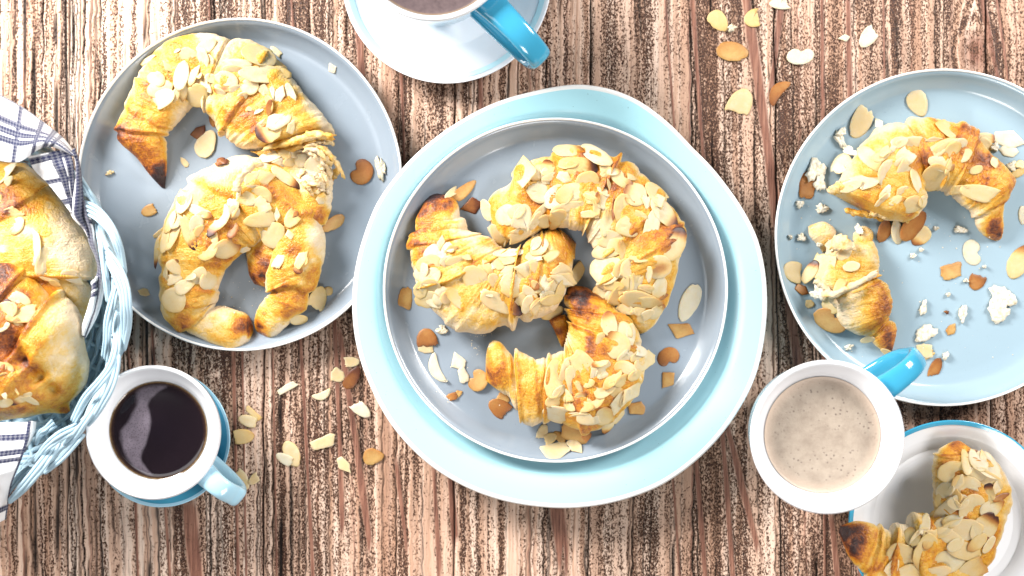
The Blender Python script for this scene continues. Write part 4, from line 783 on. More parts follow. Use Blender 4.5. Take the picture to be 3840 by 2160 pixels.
# ---------------------------------------------------------------- almond flakes
def flake(crop, X, Y, L, W, ang, code, parent=None, seed=0, name="almond_flake", zoff=0.0, mat=None, tilt=1.0, toastv=None, push=0.0):
    r = np.random.default_rng(seed * 7919 + 13)
    px, py = crop(X, Y); q_ = 1.10 if parent is not None else 1.0; Lp, Wp = q_ * L / crop.k / PX, q_ * W / crop.k / PX
    shape, toast = code[0], (code[1] if len(code) > 1 else 'p')
    n = 26; th = np.linspace(0, 2 * math.pi, n, endpoint=False)
    jag = r.normal(0, 1, n)
    c, s = np.cos(th), np.sin(th)
    if shape == 'o':
        x, y = c * .5, s * .5 * (1 - r.uniform(-.1, .28) * c); rad = 1 + .018 * jag + .025 * np.sin(3 * th + r.uniform(0, 6))
        if r.random() < .6:
            q = r.integers(0, n); rad[q] -= r.uniform(.05, .14); rad[(q + 1) % n] -= .05
    elif shape == 'h':                    # broken across
        x, y = c * .5, s * .5; cut = r.uniform(.12, .30) * (1 if r.random() < .5 else -1); sl = r.uniform(-.3, .3)
        lim = abs(cut) + sl * y + .02 * jag; x = np.minimum(x * np.sign(cut), lim) * np.sign(cut); x = (x - (x.max() + x.min()) / 2) / (x.max() - x.min()); rad = 1 + .015 * jag
    elif shape == 's':                    # shard
        m = r.integers(4, 7); va = np.sort(r.uniform(0, 2 * math.pi, m)); vr = r.uniform(.75, 1.05, m)
        pts = np.stack([np.cos(np.linspace(0, 2 * math.pi, m, endpoint=False) + r.uniform(-.3, .3, m)) * vr, np.sin(np.linspace(0, 2 * math.pi, m, endpoint=False) + r.uniform(-.3, .3, m)) * vr], 1)
        per = np.linspace(0, m, n, endpoint=False); i0 = per.astype(int); fr = (per - i0)[:, None]
        q = pts[i0 % m] * (1 - fr) + pts[(i0 + 1) % m] * fr; x, y = q[:, 0], q[:, 1]
        x = (x - (x.max() + x.min()) / 2) / (x.max() - x.min()); y = (y - (y.max() + y.min()) / 2) / (y.max() - y.min()); rad = 1 + .02 * jag
    elif shape == 'r':
        k = np.maximum(np.abs(c) ** .9, np.abs(s) ** .9); x, y = c / k * .5 * (1 + r.uniform(-.2, .2) * s), s / k * .5 * (1 + r.uniform(-.25, .25) * c); rad = 1 + .05 * jag + .05 * np.sin(2 * th + r.uniform(0, 6))
    elif shape == 'b':                    # bitten: a scalloped hollow on the +v side
        x, y = c * .5, s * .5; rad = 1 + .012 * jag - .55 * np.exp(-((np.angle(np.exp(1j * (th - 1.35)))) / .34) ** 2)
    elif shape == 'c':                    # crescent
        x, y = c * .5, s * .5 * (1 - .0 * c); rad = 1 + .01 * jag
    elif shape == 'k':                    # ragged crumb
        x, y = c * .5, s * .5; rad = 1 + .13 * jag + .18 * np.sin(3 * th + r.uniform(0, 6)) + .08 * np.sin(5 * th + r.uniform(0, 6))
    else: raise ValueError(code)
    x, y = x * rad, y * rad
    rings = (0.0, .34, .68, .92, 1.0)
    lx = [0.0]; ly = [0.0]; rr = [0.0]
    for q in rings[1:]:
        lx += list(x * q); ly += list(y * q); rr += [q] * n
    lx, ly, rr = np.array(lx), np.array(ly), np.array(rr)
    ux, uy = lx.copy(), ly.copy()
    if shape == 'c': ly = ly + 1.15 * (ux ** 2 - .08) * (Lp / Wp) * .62
    a = math.radians(ang); ca, sa = math.cos(a), math.sin(a)
    dx = (lx * Lp) * ca - (ly * Wp) * sa; dy = (lx * Lp) * sa + (ly * Wp) * ca
    z0 = .012
    for _ in range(4):
        cx, cy, _z = at(px, py, z0); z0 = float(np.median(hm(cx + dx[:n + 1], cy + dy[:n + 1])))
    sc = (CAM_H - z0) / CAM_H; dx, dy = dx * sc, dy * sc
    H = hm(cx + dx, cy + dy); h0 = np.median(H[:n + 1]); H = np.clip(H, h0 - .010, h0 + .010)
    A = np.stack([np.ones_like(dx), dx, dy], 1); co = np.linalg.lstsq(A, H, rcond=None)[0]
    g = math.hypot(co[1], co[2])
    if g > .95: co[1:] *= .95 / g
    co[1] += tilt * r.normal(0, .07); co[2] += tilt * r.normal(0, .07)
    pl = A @ co
    z = pl + .10 * np.clip(H - pl, -.0012, .0012) * (rr > -1)
    bw = r.uniform(-.10, .16) * tilt; z = z + bw * (-dx * sa + dy * ca) ** 2 / max(Wp, .004)
    curl = r.uniform(-.14, .12) * tilt
    z = z + curl * (dx * ca + dy * sa) ** 2 / max(Lp, .004)
    gap = H - z; z = z + np.percentile(gap, 62 if parent is not None else 85) + .0001 + zoff
    thick = (.0005 if name == "almond_flake" else .0012)
    if shape == 'k': z = z + np.where(rr < 1, np.abs(vn(ux * 5 + seed, uy * 5, 0, seed)) * .0014 + .0003, 0)
    top = z + thick * np.where(rr >= 1, .45, np.where(rr > .9, .85, 1.0))
    V = np.stack([cx + dx, cy + dy, top], 1)
    o0 = 1 + 3 * n
    bot = V[o0:o0 + n].copy(); bot[:, 2] = z[o0:]
    inner = V[1 + n:1 + 2 * n].copy(); inner[:, 2] = z[1 + n:1 + 2 * n]
    V = np.vstack([V, bot, inner]); F = [(0, 1 + k, 1 + (k + 1) % n) for k in range(n)]
    for q in range(3):
        b0 = 1 + q * n; F += [(b0 + k, b0 + n + k, b0 + n + (k + 1) % n, b0 + (k + 1) % n) for k in range(n)]
    e0 = 1 + 4 * n
    F += [(o0 + k, e0 + k, e0 + (k + 1) % n, o0 + (k + 1) % n) for k in range(n)]
    F += [(e0 + k, e0 + n + k, e0 + n + (k + 1) % n, e0 + (k + 1) % n) for k in range(n)] + [tuple(e0 + n + k for k in range(n))[::-1]]
    U = ux * 2; W_ = uy * 2
    b0 = r.uniform(.02, .22)
    if toast == 'p': t = b0 + r.choice([.02, .08, .22]) * sstep(-.2, 1, U * r.choice([-1, 1])) * (parent is not None) + .10 * rr ** 7 + .05 * np.exp(-(U / .5) ** 2 - (W_ / .4) ** 2)
    elif toast == 't': t = .23 + r.uniform(-.03, .05) + .07 * rr ** 4 + .05 * U
    elif toast == 'a': t = .40 + .10 * rr ** 3 + .06 * W_
    elif toast == 'b': t = .60 + .08 * rr ** 3 + .08 * U
    elif toast == 'd': t = .72 + .07 * rr ** 3 + .08 * U
    elif toast == 'e': t = b0 + .06 + .52 * sstep(.10, 1.0, U + .15 * W_) + .06 * rr ** 4
    elif toast == 'E': t = b0 + .06 + .80 * sstep(.15, .95, U + .12 * W_) + .05 * rr ** 4
    elif toast == 'm': t = b0 + .50 * np.exp(-((U - .1) / .5) ** 2 - (W_ / .8) ** 2)
    elif toast == 'w': t = .01 + .03 * rr ** 3
    elif toast == 'y': t = .11 + .06 * (1 - rr ** 3)
    t = np.clip(np.r_[t, t[o0:], t[1 + n:1 + 2 * n]], 0, 1)
    o = mk(name, V, F, mat or M['almond'], parent, (float(cx), float(cy), float(z.mean())), {"toast": t})
    # record its top for whatever rests on it
    m = 40 if Lp < .012 else 64
    aa_, bb_ = np.meshgrid(np.linspace(0, 1, 14 if Lp < .012 else 24), np.arange(m) * n / m)
    i0 = bb_.astype(int) % n; fr = bb_ - bb_.astype(int); ed = V[o0:o0 + n]
    E = ed[i0] * (1 - fr)[..., None] + ed[(i0 + 1) % n] * fr[..., None]
    Q = V[0] * (1 - aa_)[..., None] + E * aa_[..., None]
    hm_put(Q[..., 0].ravel(), Q[..., 1].ravel(), Q[..., 2].ravel())
    return o
SHORT = {'o': 'op', 'h': 'hp', 's': 'sp', 't': 'ot', 'b': 'ob', 'e': 'oe', 'E': 'oE', 'm': 'om'}
_sd = [100]
def flakes(parent, crop, txt):
    for q in txt.split(';'):
        q = q.split()
        if len(q) < 6: continue
        X, Y, L, W, A = map(float, q[:5]); _sd[0] += 1
        code = q[5] if len(q[5]) > 1 else SHORT[q[5]]
        flake(crop, X, Y, L, W, A, code, parent, _sd[0])
flakes(k3, cB, """880 110 130 80 20 hy;960 150 110 60 0 s;1060 75 105 65 55 oy;1020 150 90 60 20 h;1095 140 100 80 20 o;1165 180 130 110 30 h;1110 250 150 40 -8 e;1130 280 140 50 -12 ot;1060 210 90 60 -30 h;980 100 80 60 -20 t;1210 400 50 50 60 sp;1195 345 60 30 10 sp;1200 280 60 30 -80 sp""")
flakes(k1, cA, """350 330 175 50 18 s;600 250 60 30 30 oy;880 330 110 60 -60 hy;780 440 110 60 -70 o;700 290 150 110 -15 o;850 215 175 105 40 o;825 315 170 95 -62 s;525 390 130 60 -48 s;640 600 130 90 60 h;590 620 120 60 70 o;770 630 190 160 20 ot;845 545 150 60 -55 h;735 450 190 85 75 h;460 570 215 130 18 o;420 490 165 120 -20 o;490 650 180 140 30 h;635 465 235 118 76 o;900 490 120 70 -20 oy;1100 380 250 115 5 h;1090 430 200 100 -10 o;1020 490 200 115 -18 o;990 570 140 60 -12 m;960 600 100 50 160 e;1215 545 160 150 -60 o;1290 285 270 165 -24 o;1345 450 380 145 3 o;1340 585 95 80 -45 s;1410 600 140 42 -80 s;1475 615 150 80 75 s;1560 610 175 75 -70 h;1265 690 135 85 -10 h;1220 740 80 50 40 sp;1365 725 170 100 -95 e;1385 735 130 60 80 ob;1375 925 215 195 205 E;1480 825 280 130 32 s;1570 890 120 60 70 s;1100 570 110 50 20 h;1290 760 90 40 20 hy;900 840 110 50 100 b;1150 640 100 60 30 oy""")
flakes(k2, cB, """545 530 10 8 0 o;265 590 250 75 70 ot;300 490 190 80 60 oy;205 640 195 60 80 o;240 540 150 60 65 o;170 610 90 30 40 sp;150 745 185 42 258 E;310 660 105 60 80 h;320 410 145 105 75 h;415 390 150 115 -52 o;440 540 160 100 60 oy;640 590 110 70 -110 b;425 470 175 60 -24 e;360 610 225 75 -72 E;410 560 125 85 80 o;440 600 85 65 60 o;485 690 195 115 66 o;605 710 165 105 28 e;640 400 225 100 75 o;650 480 90 60 -100 e;545 528 225 112 240 E;210 860 125 42 85 s;255 800 90 35 20 oE;285 830 115 90 -12 e;280 900 125 62 20 h;330 955 135 82 25 o;425 885 115 85 50 o;485 920 115 85 70 o;370 890 80 50 0 hy;262 1045 152 150 90 o;840 250 160 100 20 s;770 320 140 50 12 s;825 375 135 115 -10 o;740 390 110 85 -20 h;815 440 125 105 30 h;820 525 195 95 10 h;905 620 160 140 45 o;930 490 92 42 85 s;1025 520 115 90 55 h;1050 490 50 30 60 sb;985 250 205 62 -38 E;1080 810 125 90 -110 be;1085 780 120 60 60 sp;1015 620 62 62 20 s;940 790 110 60 60 hy;720 720 70 30 20 sp;760 250 110 60 30 hy""")
flakes(k3c, cC, """340 880 140 150 80 o;378 800 110 50 82 s;450 850 110 62 30 st;430 830 90 60 -40 h;290 950 170 120 15 o;300 1040 150 110 30 o;240 1000 125 90 60 o;440 930 130 80 5 h;500 935 170 85 3 h;300 1110 140 110 10 o;235 1130 115 95 75 o;280 1195 165 110 8 o;330 1215 110 70 -10 h;375 1170 130 95 60 o;430 1180 110 80 30 ot;490 1180 175 95 -40 h;435 1030 195 175 30 o;535 1000 100 22 -85 sE;620 1050 150 130 20 oy;690 1020 150 100 -52 o;640 1080 255 155 -56 o;700 970 120 60 -50 s;750 1070 115 70 -68 o;800 1090 110 36 86 s;770 935 115 75 20 h;790 940 90 80 60 o;840 920 115 62 4 h;855 868 212 54 4 o;830 1010 130 90 12 h;878 1095 165 165 80 o;960 1010 120 90 40 ot;985 985 130 170 72 s;1050 970 125 85 -42 s;1030 890 125 75 12 h;1065 830 140 90 42 o;1040 800 100 60 60 oy;1150 890 115 62 28 h;1060 1090 120 70 70 o;1120 1060 140 75 70 h;1010 1090 110 70 -30 b;1060 1120 140 50 -50 e;1000 1170 155 80 -58 e;1225 1000 145 105 -20 h;1190 1070 150 100 30 h;1250 1060 140 90 10 h;1220 1060 180 62 -18 s;1210 1130 170 55 72 t;1330 1005 175 75 62 ot;930 1200 115 62 65 h;980 1230 130 70 70 oy;800 1225 300 115 -24 E;1080 1190 175 22 46 sp;1060 1215 160 20 40 st;1120 1170 100 60 20 oy;1150 1200 150 70 12 ot;1040 1240 120 62 60 h;1150 1285 155 85 18 o;1120 1110 140 24 50 sp;700 1150 90 40 -30 hy;775 755 165 75 -60 h;560 900 60 40 0 h""")
flakes(k4, cD, """390 260 225 155 80 s;480 270 120 70 70 h;540 290 110 70 -80 h;545 235 110 95 70 e;560 300 100 50 20 hp;690 200 140 80 10 ot;690 115 195 85 -2 e;880 145 225 110 -35 o;780 235 205 135 -5 E;670 300 105 72 -20 s;820 335 150 140 10 ot;490 400 150 135 -60 h;620 430 205 140 30 o;705 408 205 122 22 o;690 502 240 62 14 o;380 570 170 120 75 h;265 555 140 125 70 o;340 530 120 90 30 o;490 550 160 55 55 o;470 590 130 50 60 oy;610 580 140 95 40 h;530 600 100 80 20 ot;360 690 160 80 20 h;215 690 150 75 -56 h;890 430 180 80 -10 o;940 465 150 105 -20 o;845 450 105 62 -22 h;885 490 165 48 88 e;930 390 90 50 -30 hy;820 550 140 50 5 s;955 610 175 82 75 h;950 260 100 80 -10 h;1050 310 180 90 -38 be;1000 260 90 50 10 e;960 350 110 22 -75 sd;975 370 120 24 -70 sE;1010 480 210 42 260 b;1060 515 200 118 82 o;1145 415 160 150 150 e;1120 300 70 40 -20 h;1290 410 185 110 -48 h;1300 460 110 90 20 s;1240 490 145 62 -70 h;1345 545 235 120 -50 E;1170 555 115 52 -20 h;1110 630 185 140 12 o;1260 620 205 95 76 h;1210 735 235 145 135 e;1415 748 230 135 64 E;980 720 155 112 -10 h;960 790 200 112 18 h;955 925 205 175 25 o;1060 810 160 55 -78 o;1065 920 150 110 40 o;1140 905 200 135 30 o;1185 850 155 52 3 h;1305 910 150 165 -75 m;1225 960 112 62 76 h;1150 1020 135 85 80 h;1100 1030 130 70 75 ot;1210 1065 125 72 4 h;1310 1060 155 95 80 o;910 1080 115 85 -10 o;980 1085 105 52 60 o;1015 1110 145 82 72 h;1070 1040 130 62 80 h;1000 1040 120 60 0 ot;1180 1140 285 115 -14 o;1250 1150 155 72 -5 h;1180 1250 115 62 -52 s;1080 1195 125 62 -22 h;1160 1210 110 60 10 s;1290 1210 130 72 40 e;1230 1230 90 60 30 hy;1340 1110 70 25 30 sb""")
flakes(k5, cE, """1390 400 125 112 -70 h;1440 430 160 75 86 o;1210 470 105 62 80 o;1275 350 175 115 95 e;1330 505 210 175 130 e;1060 660 230 185 -30 h;1240 690 175 122 20 h;1210 640 130 60 -160 e;1410 600 160 95 30 h;1400 690 170 105 -15 o;1540 635 190 110 28 s;1480 600 100 60 40 h;860 770 280 132 84 o;940 735 225 72 80 o;1000 800 260 84 -80 o;1160 770 165 52 86 h;1070 830 130 70 -60 h;1120 800 90 62 20 ot;1170 920 165 112 60 ot;1250 830 200 115 40 o;1320 850 145 95 -60 h;1300 770 180 80 45 o;1060 900 95 62 30 e;870 930 145 92 20 ot;950 890 125 72 -60 h;900 860 120 60 40 oy;870 1030 185 125 -15 h;980 975 95 62 -20 o;1090 980 125 75 10 ot;1050 1030 155 22 2 s;1050 1040 140 18 3 s;1350 940 210 85 56 h;1400 910 150 60 60 o;1450 870 210 112 52 s;1240 1050 140 130 40 o;1260 1110 130 85 250 e;1160 1085 95 62 20 h;1370 780 120 70 40 ot;1520 560 100 70 -20 h;1100 1070 130 90 -20 oy;1350 1050 120 60 60 o;1470 740 110 70 30 o""")
flakes(k6, cF, """1130 320 10 8 0 o;1080 600 235 95 4 oy;990 590 120 80 20 oy;770 715 215 105 -56 o;900 820 195 135 72 o;850 700 120 70 20 o;1030 705 150 125 42 h;930 650 100 50 30 s;1000 760 110 90 60 o;730 890 200 105 8 h;1020 810 155 92 70 h;1115 880 190 72 -68 o;1250 572 145 42 8 s;1350 490 165 105 -52 h;1290 640 260 85 36 o;1340 620 200 60 30 o;1420 620 175 92 24 o;1390 650 150 90 40 ot;1310 755 205 105 -14 e;1370 760 150 40 65 ot;1255 860 175 195 80 o;1480 690 115 85 40 o;1590 975 280 115 -12 h;1430 950 110 60 10 hp;1650 560 160 72 -8 E;1710 740 75 72 40 s;1640 610 125 85 -60 ot;900 970 155 82 36 h;1010 960 115 62 30 h;960 1030 105 62 30 o;1090 1060 160 115 20 o;1170 1040 90 80 60 o;880 655 105 62 52 s;860 1030 120 50 40 hy;620 920 150 80 20 oy;1570 800 100 60 20 ot""")
flakes(k7, cG, """375 400 190 125 75 h;560 300 110 70 30 oy;470 230 90 60 50 hy;610 390 120 70 10 oy;520 540 130 60 60 hp""")
flakes(k8, cH, """1410 760 185 125 20 ot;1500 700 145 85 70 h;1570 690 105 122 60 h;1640 720 190 135 -40 o;1600 660 90 50 80 sp;1630 820 190 115 -20 h;1490 860 200 145 -30 h;1430 830 125 62 52 s;1570 770 130 90 20 oy;1370 935 165 110 62 ot;1360 1010 160 72 52 h;1350 880 110 70 60 oy;1530 1000 185 175 30 o;1440 960 130 90 20 oy;1640 900 130 70 90 E;1660 1000 170 100 30 e;1720 925 120 40 20 b;1700 850 115 62 62 s;1745 1000 150 52 62 s;1610 1130 220 155 48 E;1450 1150 270 145 10 o;1330 1130 160 90 40 o;1370 1185 165 85 -30 h;1190 1200 150 105 60 h;1140 1190 105 85 60 o;1220 1110 140 60 60 hy;1060 1320 180 165 -40 o;1230 1300 245 175 86 o;1240 1200 140 90 70 h;1380 1350 205 135 15 o;1480 1280 210 115 -10 ot;1530 1400 185 125 20 h;1420 1240 120 70 30 oy;1120 1420 185 105 10 h;1300 1430 165 95 20 h;1000 1400 130 70 60 hy;1560 1230 150 80 40 o;1640 1240 130 60 50 oy;1400 1080 130 70 30 o""")
flakes(k9, cK, """15 480 130 45 80 o;100 590 225 115 22 h;150 690 170 125 50 o;90 775 105 85 30 o;150 865 240 95 -52 o;295 880 330 150 -80 o;400 990 265 105 74 oy;650 1150 165 115 -15 h;445 1165 165 62 -22 ot;505 1215 95 52 -20 ot;50 215 240 105 56 o;60 300 150 80 40 o""")
flakes(k10, cL, """60 230 150 130 80 E;60 250 180 150 190 E;190 150 170 100 -30 h;220 290 260 145 12 h;170 370 105 62 -60 h;30 400 120 70 30 oy;110 700 150 95 18 h;60 780 110 70 40 o;225 760 230 132 72 h;10 790 140 200 85 o;130 880 155 85 10 h;90 980 210 30 -50 s;130 950 165 26 -60 s;30 990 145 42 -62 s;170 930 130 40 -40 st;200 1050 200 60 210 E;270 1060 145 62 -42 h;50 1090 125 75 20 o;20 1190 170 115 -30 o;265 900 105 52 70 h;0 900 120 80 60 o;80 840 90 60 20 ot""")

# ---------------------------------------------------------------- loose almond flakes: each a thing of its own
def loose(crop, group, rows):
    for X, Y, L, W, A, code, label in rows:
        _sd[0] += 1
        o = flake(crop, X, Y, L, W, A, code, None, _sd[0], tilt=.5)
        tag(o, label, "almond flake", group)
TB = "almond flakes scattered on the wooden table"
loose(cT, TB, [
    (615, 190, 55, 48, 10, 'kw', "tiny white chip beside the pinkish flake on the upper table"),
    (525, 142, 165, 118, -48, 'ot', "pinkish cream oval almond flake with a white chip at its side, upper table"),
    (755, 127, 118, 122, 20, 'ht', "golden flake with a broken edge at the top of the brown wood streak"),
    (938, 25, 145, 78, 0, 'hw', "white almond flake cut by the photo's top edge"),
    (617, 347, 222, 130, -8, 'oa', "amber toasted oval flake on the upper table left of the brown wood streak"),
    (1075, 376, 190, 118, 8, 'bw', "white flake with a notch on the table right of the amber one"),
    (1530, 250, 165, 105, 52, 'hw', "white flake on the table nearest the dark wood knot"),
    (1368, 256, 88, 50, 4, 'sw', "small white shard in the pale wood above the pale blue plate"),
    (925, 618, 200, 80, 232, 'cb', "curved brown flake resting on the brown wood streak"),
    (675, 688, 195, 165, 62, 'hp', "big cream flake below the amber one, above the middle plate's edge")])
loose(cP, TB, [
    (1175, 220, 138, 88, 0, 'hy', "striped tan flake at the aqua plate's left edge, above the dark brown one"),
    (1050, 338, 130, 128, 40, 'sy', "pale tan broken flake touching the dark brown oval one"),
    (1180, 355, 220, 112, 58, 'od', "dark brown whole almond flake on the table left of the aqua plate"),
    (625, 440, 172, 56, 32, 'rw', "narrow ivory sliver on a dark wood band between plate and cup"),
    (925, 500, 172, 68, 22, 'cp', "narrow curved pale sliver just left of a brown wood line"),
    (1255, 622, 195, 112, -38, 'hw', "bright white flake on the table under the aqua plate's left rim"),
    (340, 658, 150, 52, -42, 'rt', "thin tan sliver behind a greyish flake near the small cup"),
    (292, 718, 165, 100, -18, 'hp', "greyish cream flake lying against a thin tan sliver near the small cup"),
    (264, 850, 168, 132, 4, 'ht', "dome shaped tan flake right of the small teal saucer"),
    (930, 905, 205, 100, 18, 'ry', "pale yellow oblong flake in the middle of the lower table"),
    (668, 1000, 235, 132, -66, 'op', "large cream oval flake with a white piece overlapping its lower side"),
    (602, 1040, 155, 92, -28, 'hw', "white piece overlapping a large cream oval flake on the table"),
    (1112, 1100, 165, 98, -58, 's' + 'y', "pale four-sided shard on a brown wood line on the lower table"),
    (1360, 1022, 180, 142, 6, 'oa', "round amber flake on the lower table, below the aqua plate's left side"),
    (238, 1222, 190, 120, -54, 'hy', "tan flake by the small cup's handle tip, joined to a smaller lobe"),
    (345, 1218, 112, 80, 42, 'hy', "small tan lobe attached right of the flake by the cup's handle tip")])
LP = "loose flakes on the grey plate by the basket"
loose(cA, LP, [
    (790, 938, 145, 92, 48, 'sd', "red-brown shard behind the yellow-green oval, in the croissant's hollow"),
    (845, 1040, 250, 172, 66, 'oy', "yellow-green oval flake with a darker heart inside the upper croissant's curve"),
    (660, 1195, 105, 52, -58, 'sy', "little pale diamond shard between the dark tip and the front croissant"),
    (978, 1195, 118, 74, 12, 'kd', "brown nutty crumb tucked at the front croissant's left shoulder"),
    (30, 1286, 68, 36, 18, 'ky', "tiny pale chip alone on the left floor of the basket-side plate"),
    (1440, 255, 120, 52, -42, 'hp', "translucent pale flake leaning behind the upper croissant"),
    (1915, 400, 85, 92, 20, 'sw', "white chip on the sloping rim of the basket-side plate"),
    (985, 950, 70, 40, 20, 'sa', "small tan flake peeping from the upper croissant's inner edge")])
loose(cR, LP, [
    (832, 480, 230, 205, 75, 'bb', "brown curled flake with a round bite on the grey plate's right side"),
    (1000, 440, 190, 92, -75, 'kw', "white crumbly flake on the grey plate's rim at the aqua plate"),
    (592, 932, 225, 105, 38, 'oa', "tan leaf shaped flake poking out right of the front croissant")])
loose(cB, LP, [
    (100, 466, 102, 76, 22, 'ha', "brown half flake alone on the floor left of the front croissant"),
    (72, 992, 78, 50, -18, 'sy', "pale chip on the lower left rim of the grey plate"),
    (1262, 985, 62, 60, 20, 'ot', "small tan flake behind the bigger one by the croissant's right arm"),
    (1200, 1030, 160, 110, 72, 'ht', "larger tan flake by the front croissant's lower right arm"),
    (1080, 1170, 112, 66, 10, 'ot', "tan flake below the front croissant's right tip")])
CP = "loose flakes on the middle grey plate"
loose(cC, CP, [
    (455, 455, 115, 52, 42, 'hy', "pale sliver behind the long tan flake, by the singed croissant tip"),
    (540, 440, 215, 78, 42, 'oa', "long tan flake beside the singed upward tip on the middle plate"),
    (592, 542, 165, 118, 5, 'sd', "chocolate brown squarish flake between two croissants"),
    (698, 578, 160, 78, -70, 'oy', "cream oval half under the big croissant's left end")])
loose(cQ, CP, [
    (205, 105, 215, 142, 80, 'ra', "brownish ragged chip at the far left of the middle plate"),
    (430, 652, 185, 120, -20, 'sy', "tan shard under the brown dome shaped flake"),
    (432, 545, 215, 232, -75, 'hb', "brown dome shaped flake with a dark top edge at the plate's left"),
    (600, 452, 118, 98, 10, 'kw', "greyish crumb of pastry next to the brown dome shaped flake"),
    (540, 878, 350, 118, 292, 'cw', "white crescent shaped flake at the lower left of the middle plate"),
    (775, 800, 240, 165, -66, 'sw', "white flake with a torn edge, upper of two joined pieces"),
    (832, 945, 165, 100, -70, 'rw', "small white piece joined under the torn white flake"),
    (990, 1002, 245, 225, 70, 'ba', "orange tan flake with a notch under the croissant's folded end"),
    (640, 1008, 42, 32, -20, 'kw', "minute white crumb left of the notched tan flake"),
    (775, 1150, 105, 70, 55, 'ha', "tan half of the little brown pair below the white pieces"),
    (710, 1180, 130, 88, 10, 'sb', "darker brown half of the little pair below the white pieces"),
    (1265, 1200, 150, 110, -20, 'ha', "tan flake partly covered by the rough brown chunk"),
    (1222, 1302, 255, 200, -32, 'hb', "rough brown chunk at the croissant's lower left side")])
loose(cE, CP, [
    (1882, 190, 305, 142, 66, 'ow', "tall pale oval flake at the right side of the middle plate"),
    (1815, 398, 215, 135, -22, 'sa', "tan broken flake right below the tall pale oval"),
    (1722, 602, 175, 142, -150, 'bb', "brown flake with a scooped side on the right of the middle plate"),
    (1715, 772, 150, 118, 52, 'sa', "light brown triangular flake under the scooped brown one"),
    (1486, 992, 128, 100, 10, 'sa', "reddish tan shard at the lower right near the heap of flakes"),
    (775, 1165, 125, 80, 70, 'hy', "left pale flake of the heap below the front croissant"),
    (910, 1205, 130, 75, -35, 'ha', "middle brown flake of the heap below the front croissant"),
    (1005, 1180, 235, 125, -28, 'ha', "largest tan flake of the heap below the front croissant"),
    (832, 1212, 108, 80, 28, 'hp', "pinkish small flake of the heap, laid over the lowest one"),
    (872, 1305, 235, 112, 8, 'sy', "lowest flake of the heap, pale yellow with a ragged side"),
    (1020, 1272, 135, 88, -52, 'sy', "pointed flake at the right of the heap"),
    (1105, 1190, 80, 62, 40, 'hb', "browned little flake at the heap's right end")])
RP = "loose flakes on the pale blue plate"
loose(cF, RP, [
    (1130, 298, 215, 150, -64, 'oy', "tall cream oval flake standing behind the bitten croissant"),
    (822, 452, 78, 88, 30, 'sw', "white bit right of the peach coloured flake"),
    (695, 447, 248, 160, 68, 'hy', "peach cream flake with a pointed top at the plate's upper left"),
    (540, 760, 168, 128, 70, 'hp', "cream flake partly under the bitten croissant's left side"),
    (295, 912, 205, 122, 84, 'rb', "red-brown oval flake leaning on a white pastry scrap"),
    (872, 1265, 175, 112, 68, 'hb', "brown left flake of the fan below the bitten croissant"),
    (962, 1268, 195, 86, -78, 'op', "pinkish cream flake in the fan below the bitten croissant"),
    (1150, 1298, 172, 132, 228, 'oe', "cream flake with browned end at the right of the fan"),
    (1082, 1222, 270, 152, 52, 'ob', "glossy brown oval on top of the fan below the bitten croissant"),
    (1825, 572, 250, 140, -12, 'sw', "big white flake at the right of the pale blue plate"),
    (1815, 662, 155, 80, -5, 'sw', "white shard below the big white flake at the plate's right"),
    (1840, 770, 70, 80, -40, 'kw', "thin scrap by the bitten croissant's dark right corner"),
    (1890, 820, 120, 62, 30, 'ht', "tan flake end by the croissant's dark corner at the photo's right edge"),
    (1905, 760, 70, 90, 70, 'hp', "cream flake cut by the photo's right edge beside the bitten croissant"),
    (1925, 1142, 75, 140, 5, 'ow', "white oval flake at the photo's right edge level with the singed tip")])
loose(cG, RP, [
    (1500, 288, 195, 142, -76, 'bw', "yellowish white flake with a bite, right of the plate's centre"),
    (1345, 426, 150, 112, 12, 'ra', "orange square flake in the middle of the pale blue plate"),
    (1530, 502, 128, 122, 60, 'hb', "round brown flake with a dark corner near the orange square"),
    (1845, 350, 275, 150, 60, 'oe', "large cream oval with toasted top at the photo's right edge"),
    (1345, 850, 105, 70, 65, 'sa', "little orange shard low on the pale blue plate"),
    (1310, 725, 34, 26, -10, 'kd', "tiny dark brown bit above the little orange shard"),
    (180, 426, 172, 158, -20, 'hp', "cream half flake on the left rim of the pale blue plate"),
    (296, 430, 190, 78, 62, 'oE', "dark edged flake behind the broken croissant end"),
    (250, 562, 120, 72, -28, 'sb', "browned bit on the rim left of the broken croissant end"),
    (305, 665, 72, 62, 10, 'st', "small tan bit below the browned one at the plate's left"),
    (432, 682, 135, 82, -50, 'ot', "tan flake under the broken croissant end's left flank"),
    (442, 788, 255, 150, -32, 'ba', "tan flake with a round notch below the broken croissant end"),
    (710, 926, 95, 50, 12, 'oy', "pale flake edge under the broken croissant end"),
    (872, 1022, 125, 42, -26, 'ht', "orange and white sliver beneath the brown tip"),
    (905, 1130, 140, 92, 8, 'sw', "white flake left of the bright blue cup handle"),
    (1002, 1086, 62, 70, 60, 'hp', "upright white flake behind the bright blue cup handle"),
    (1130, 1035, 180, 100, 28, 'ht', "tan flake behind the tip of the bright blue handle"),
    (1152, 1010, 112, 98, 2, 'ry', "yellow square flake lying over a tan one by the handle"),
    (1228, 1134, 160, 86, 66, 'hb', "brown flake right of the bright blue cup handle")])
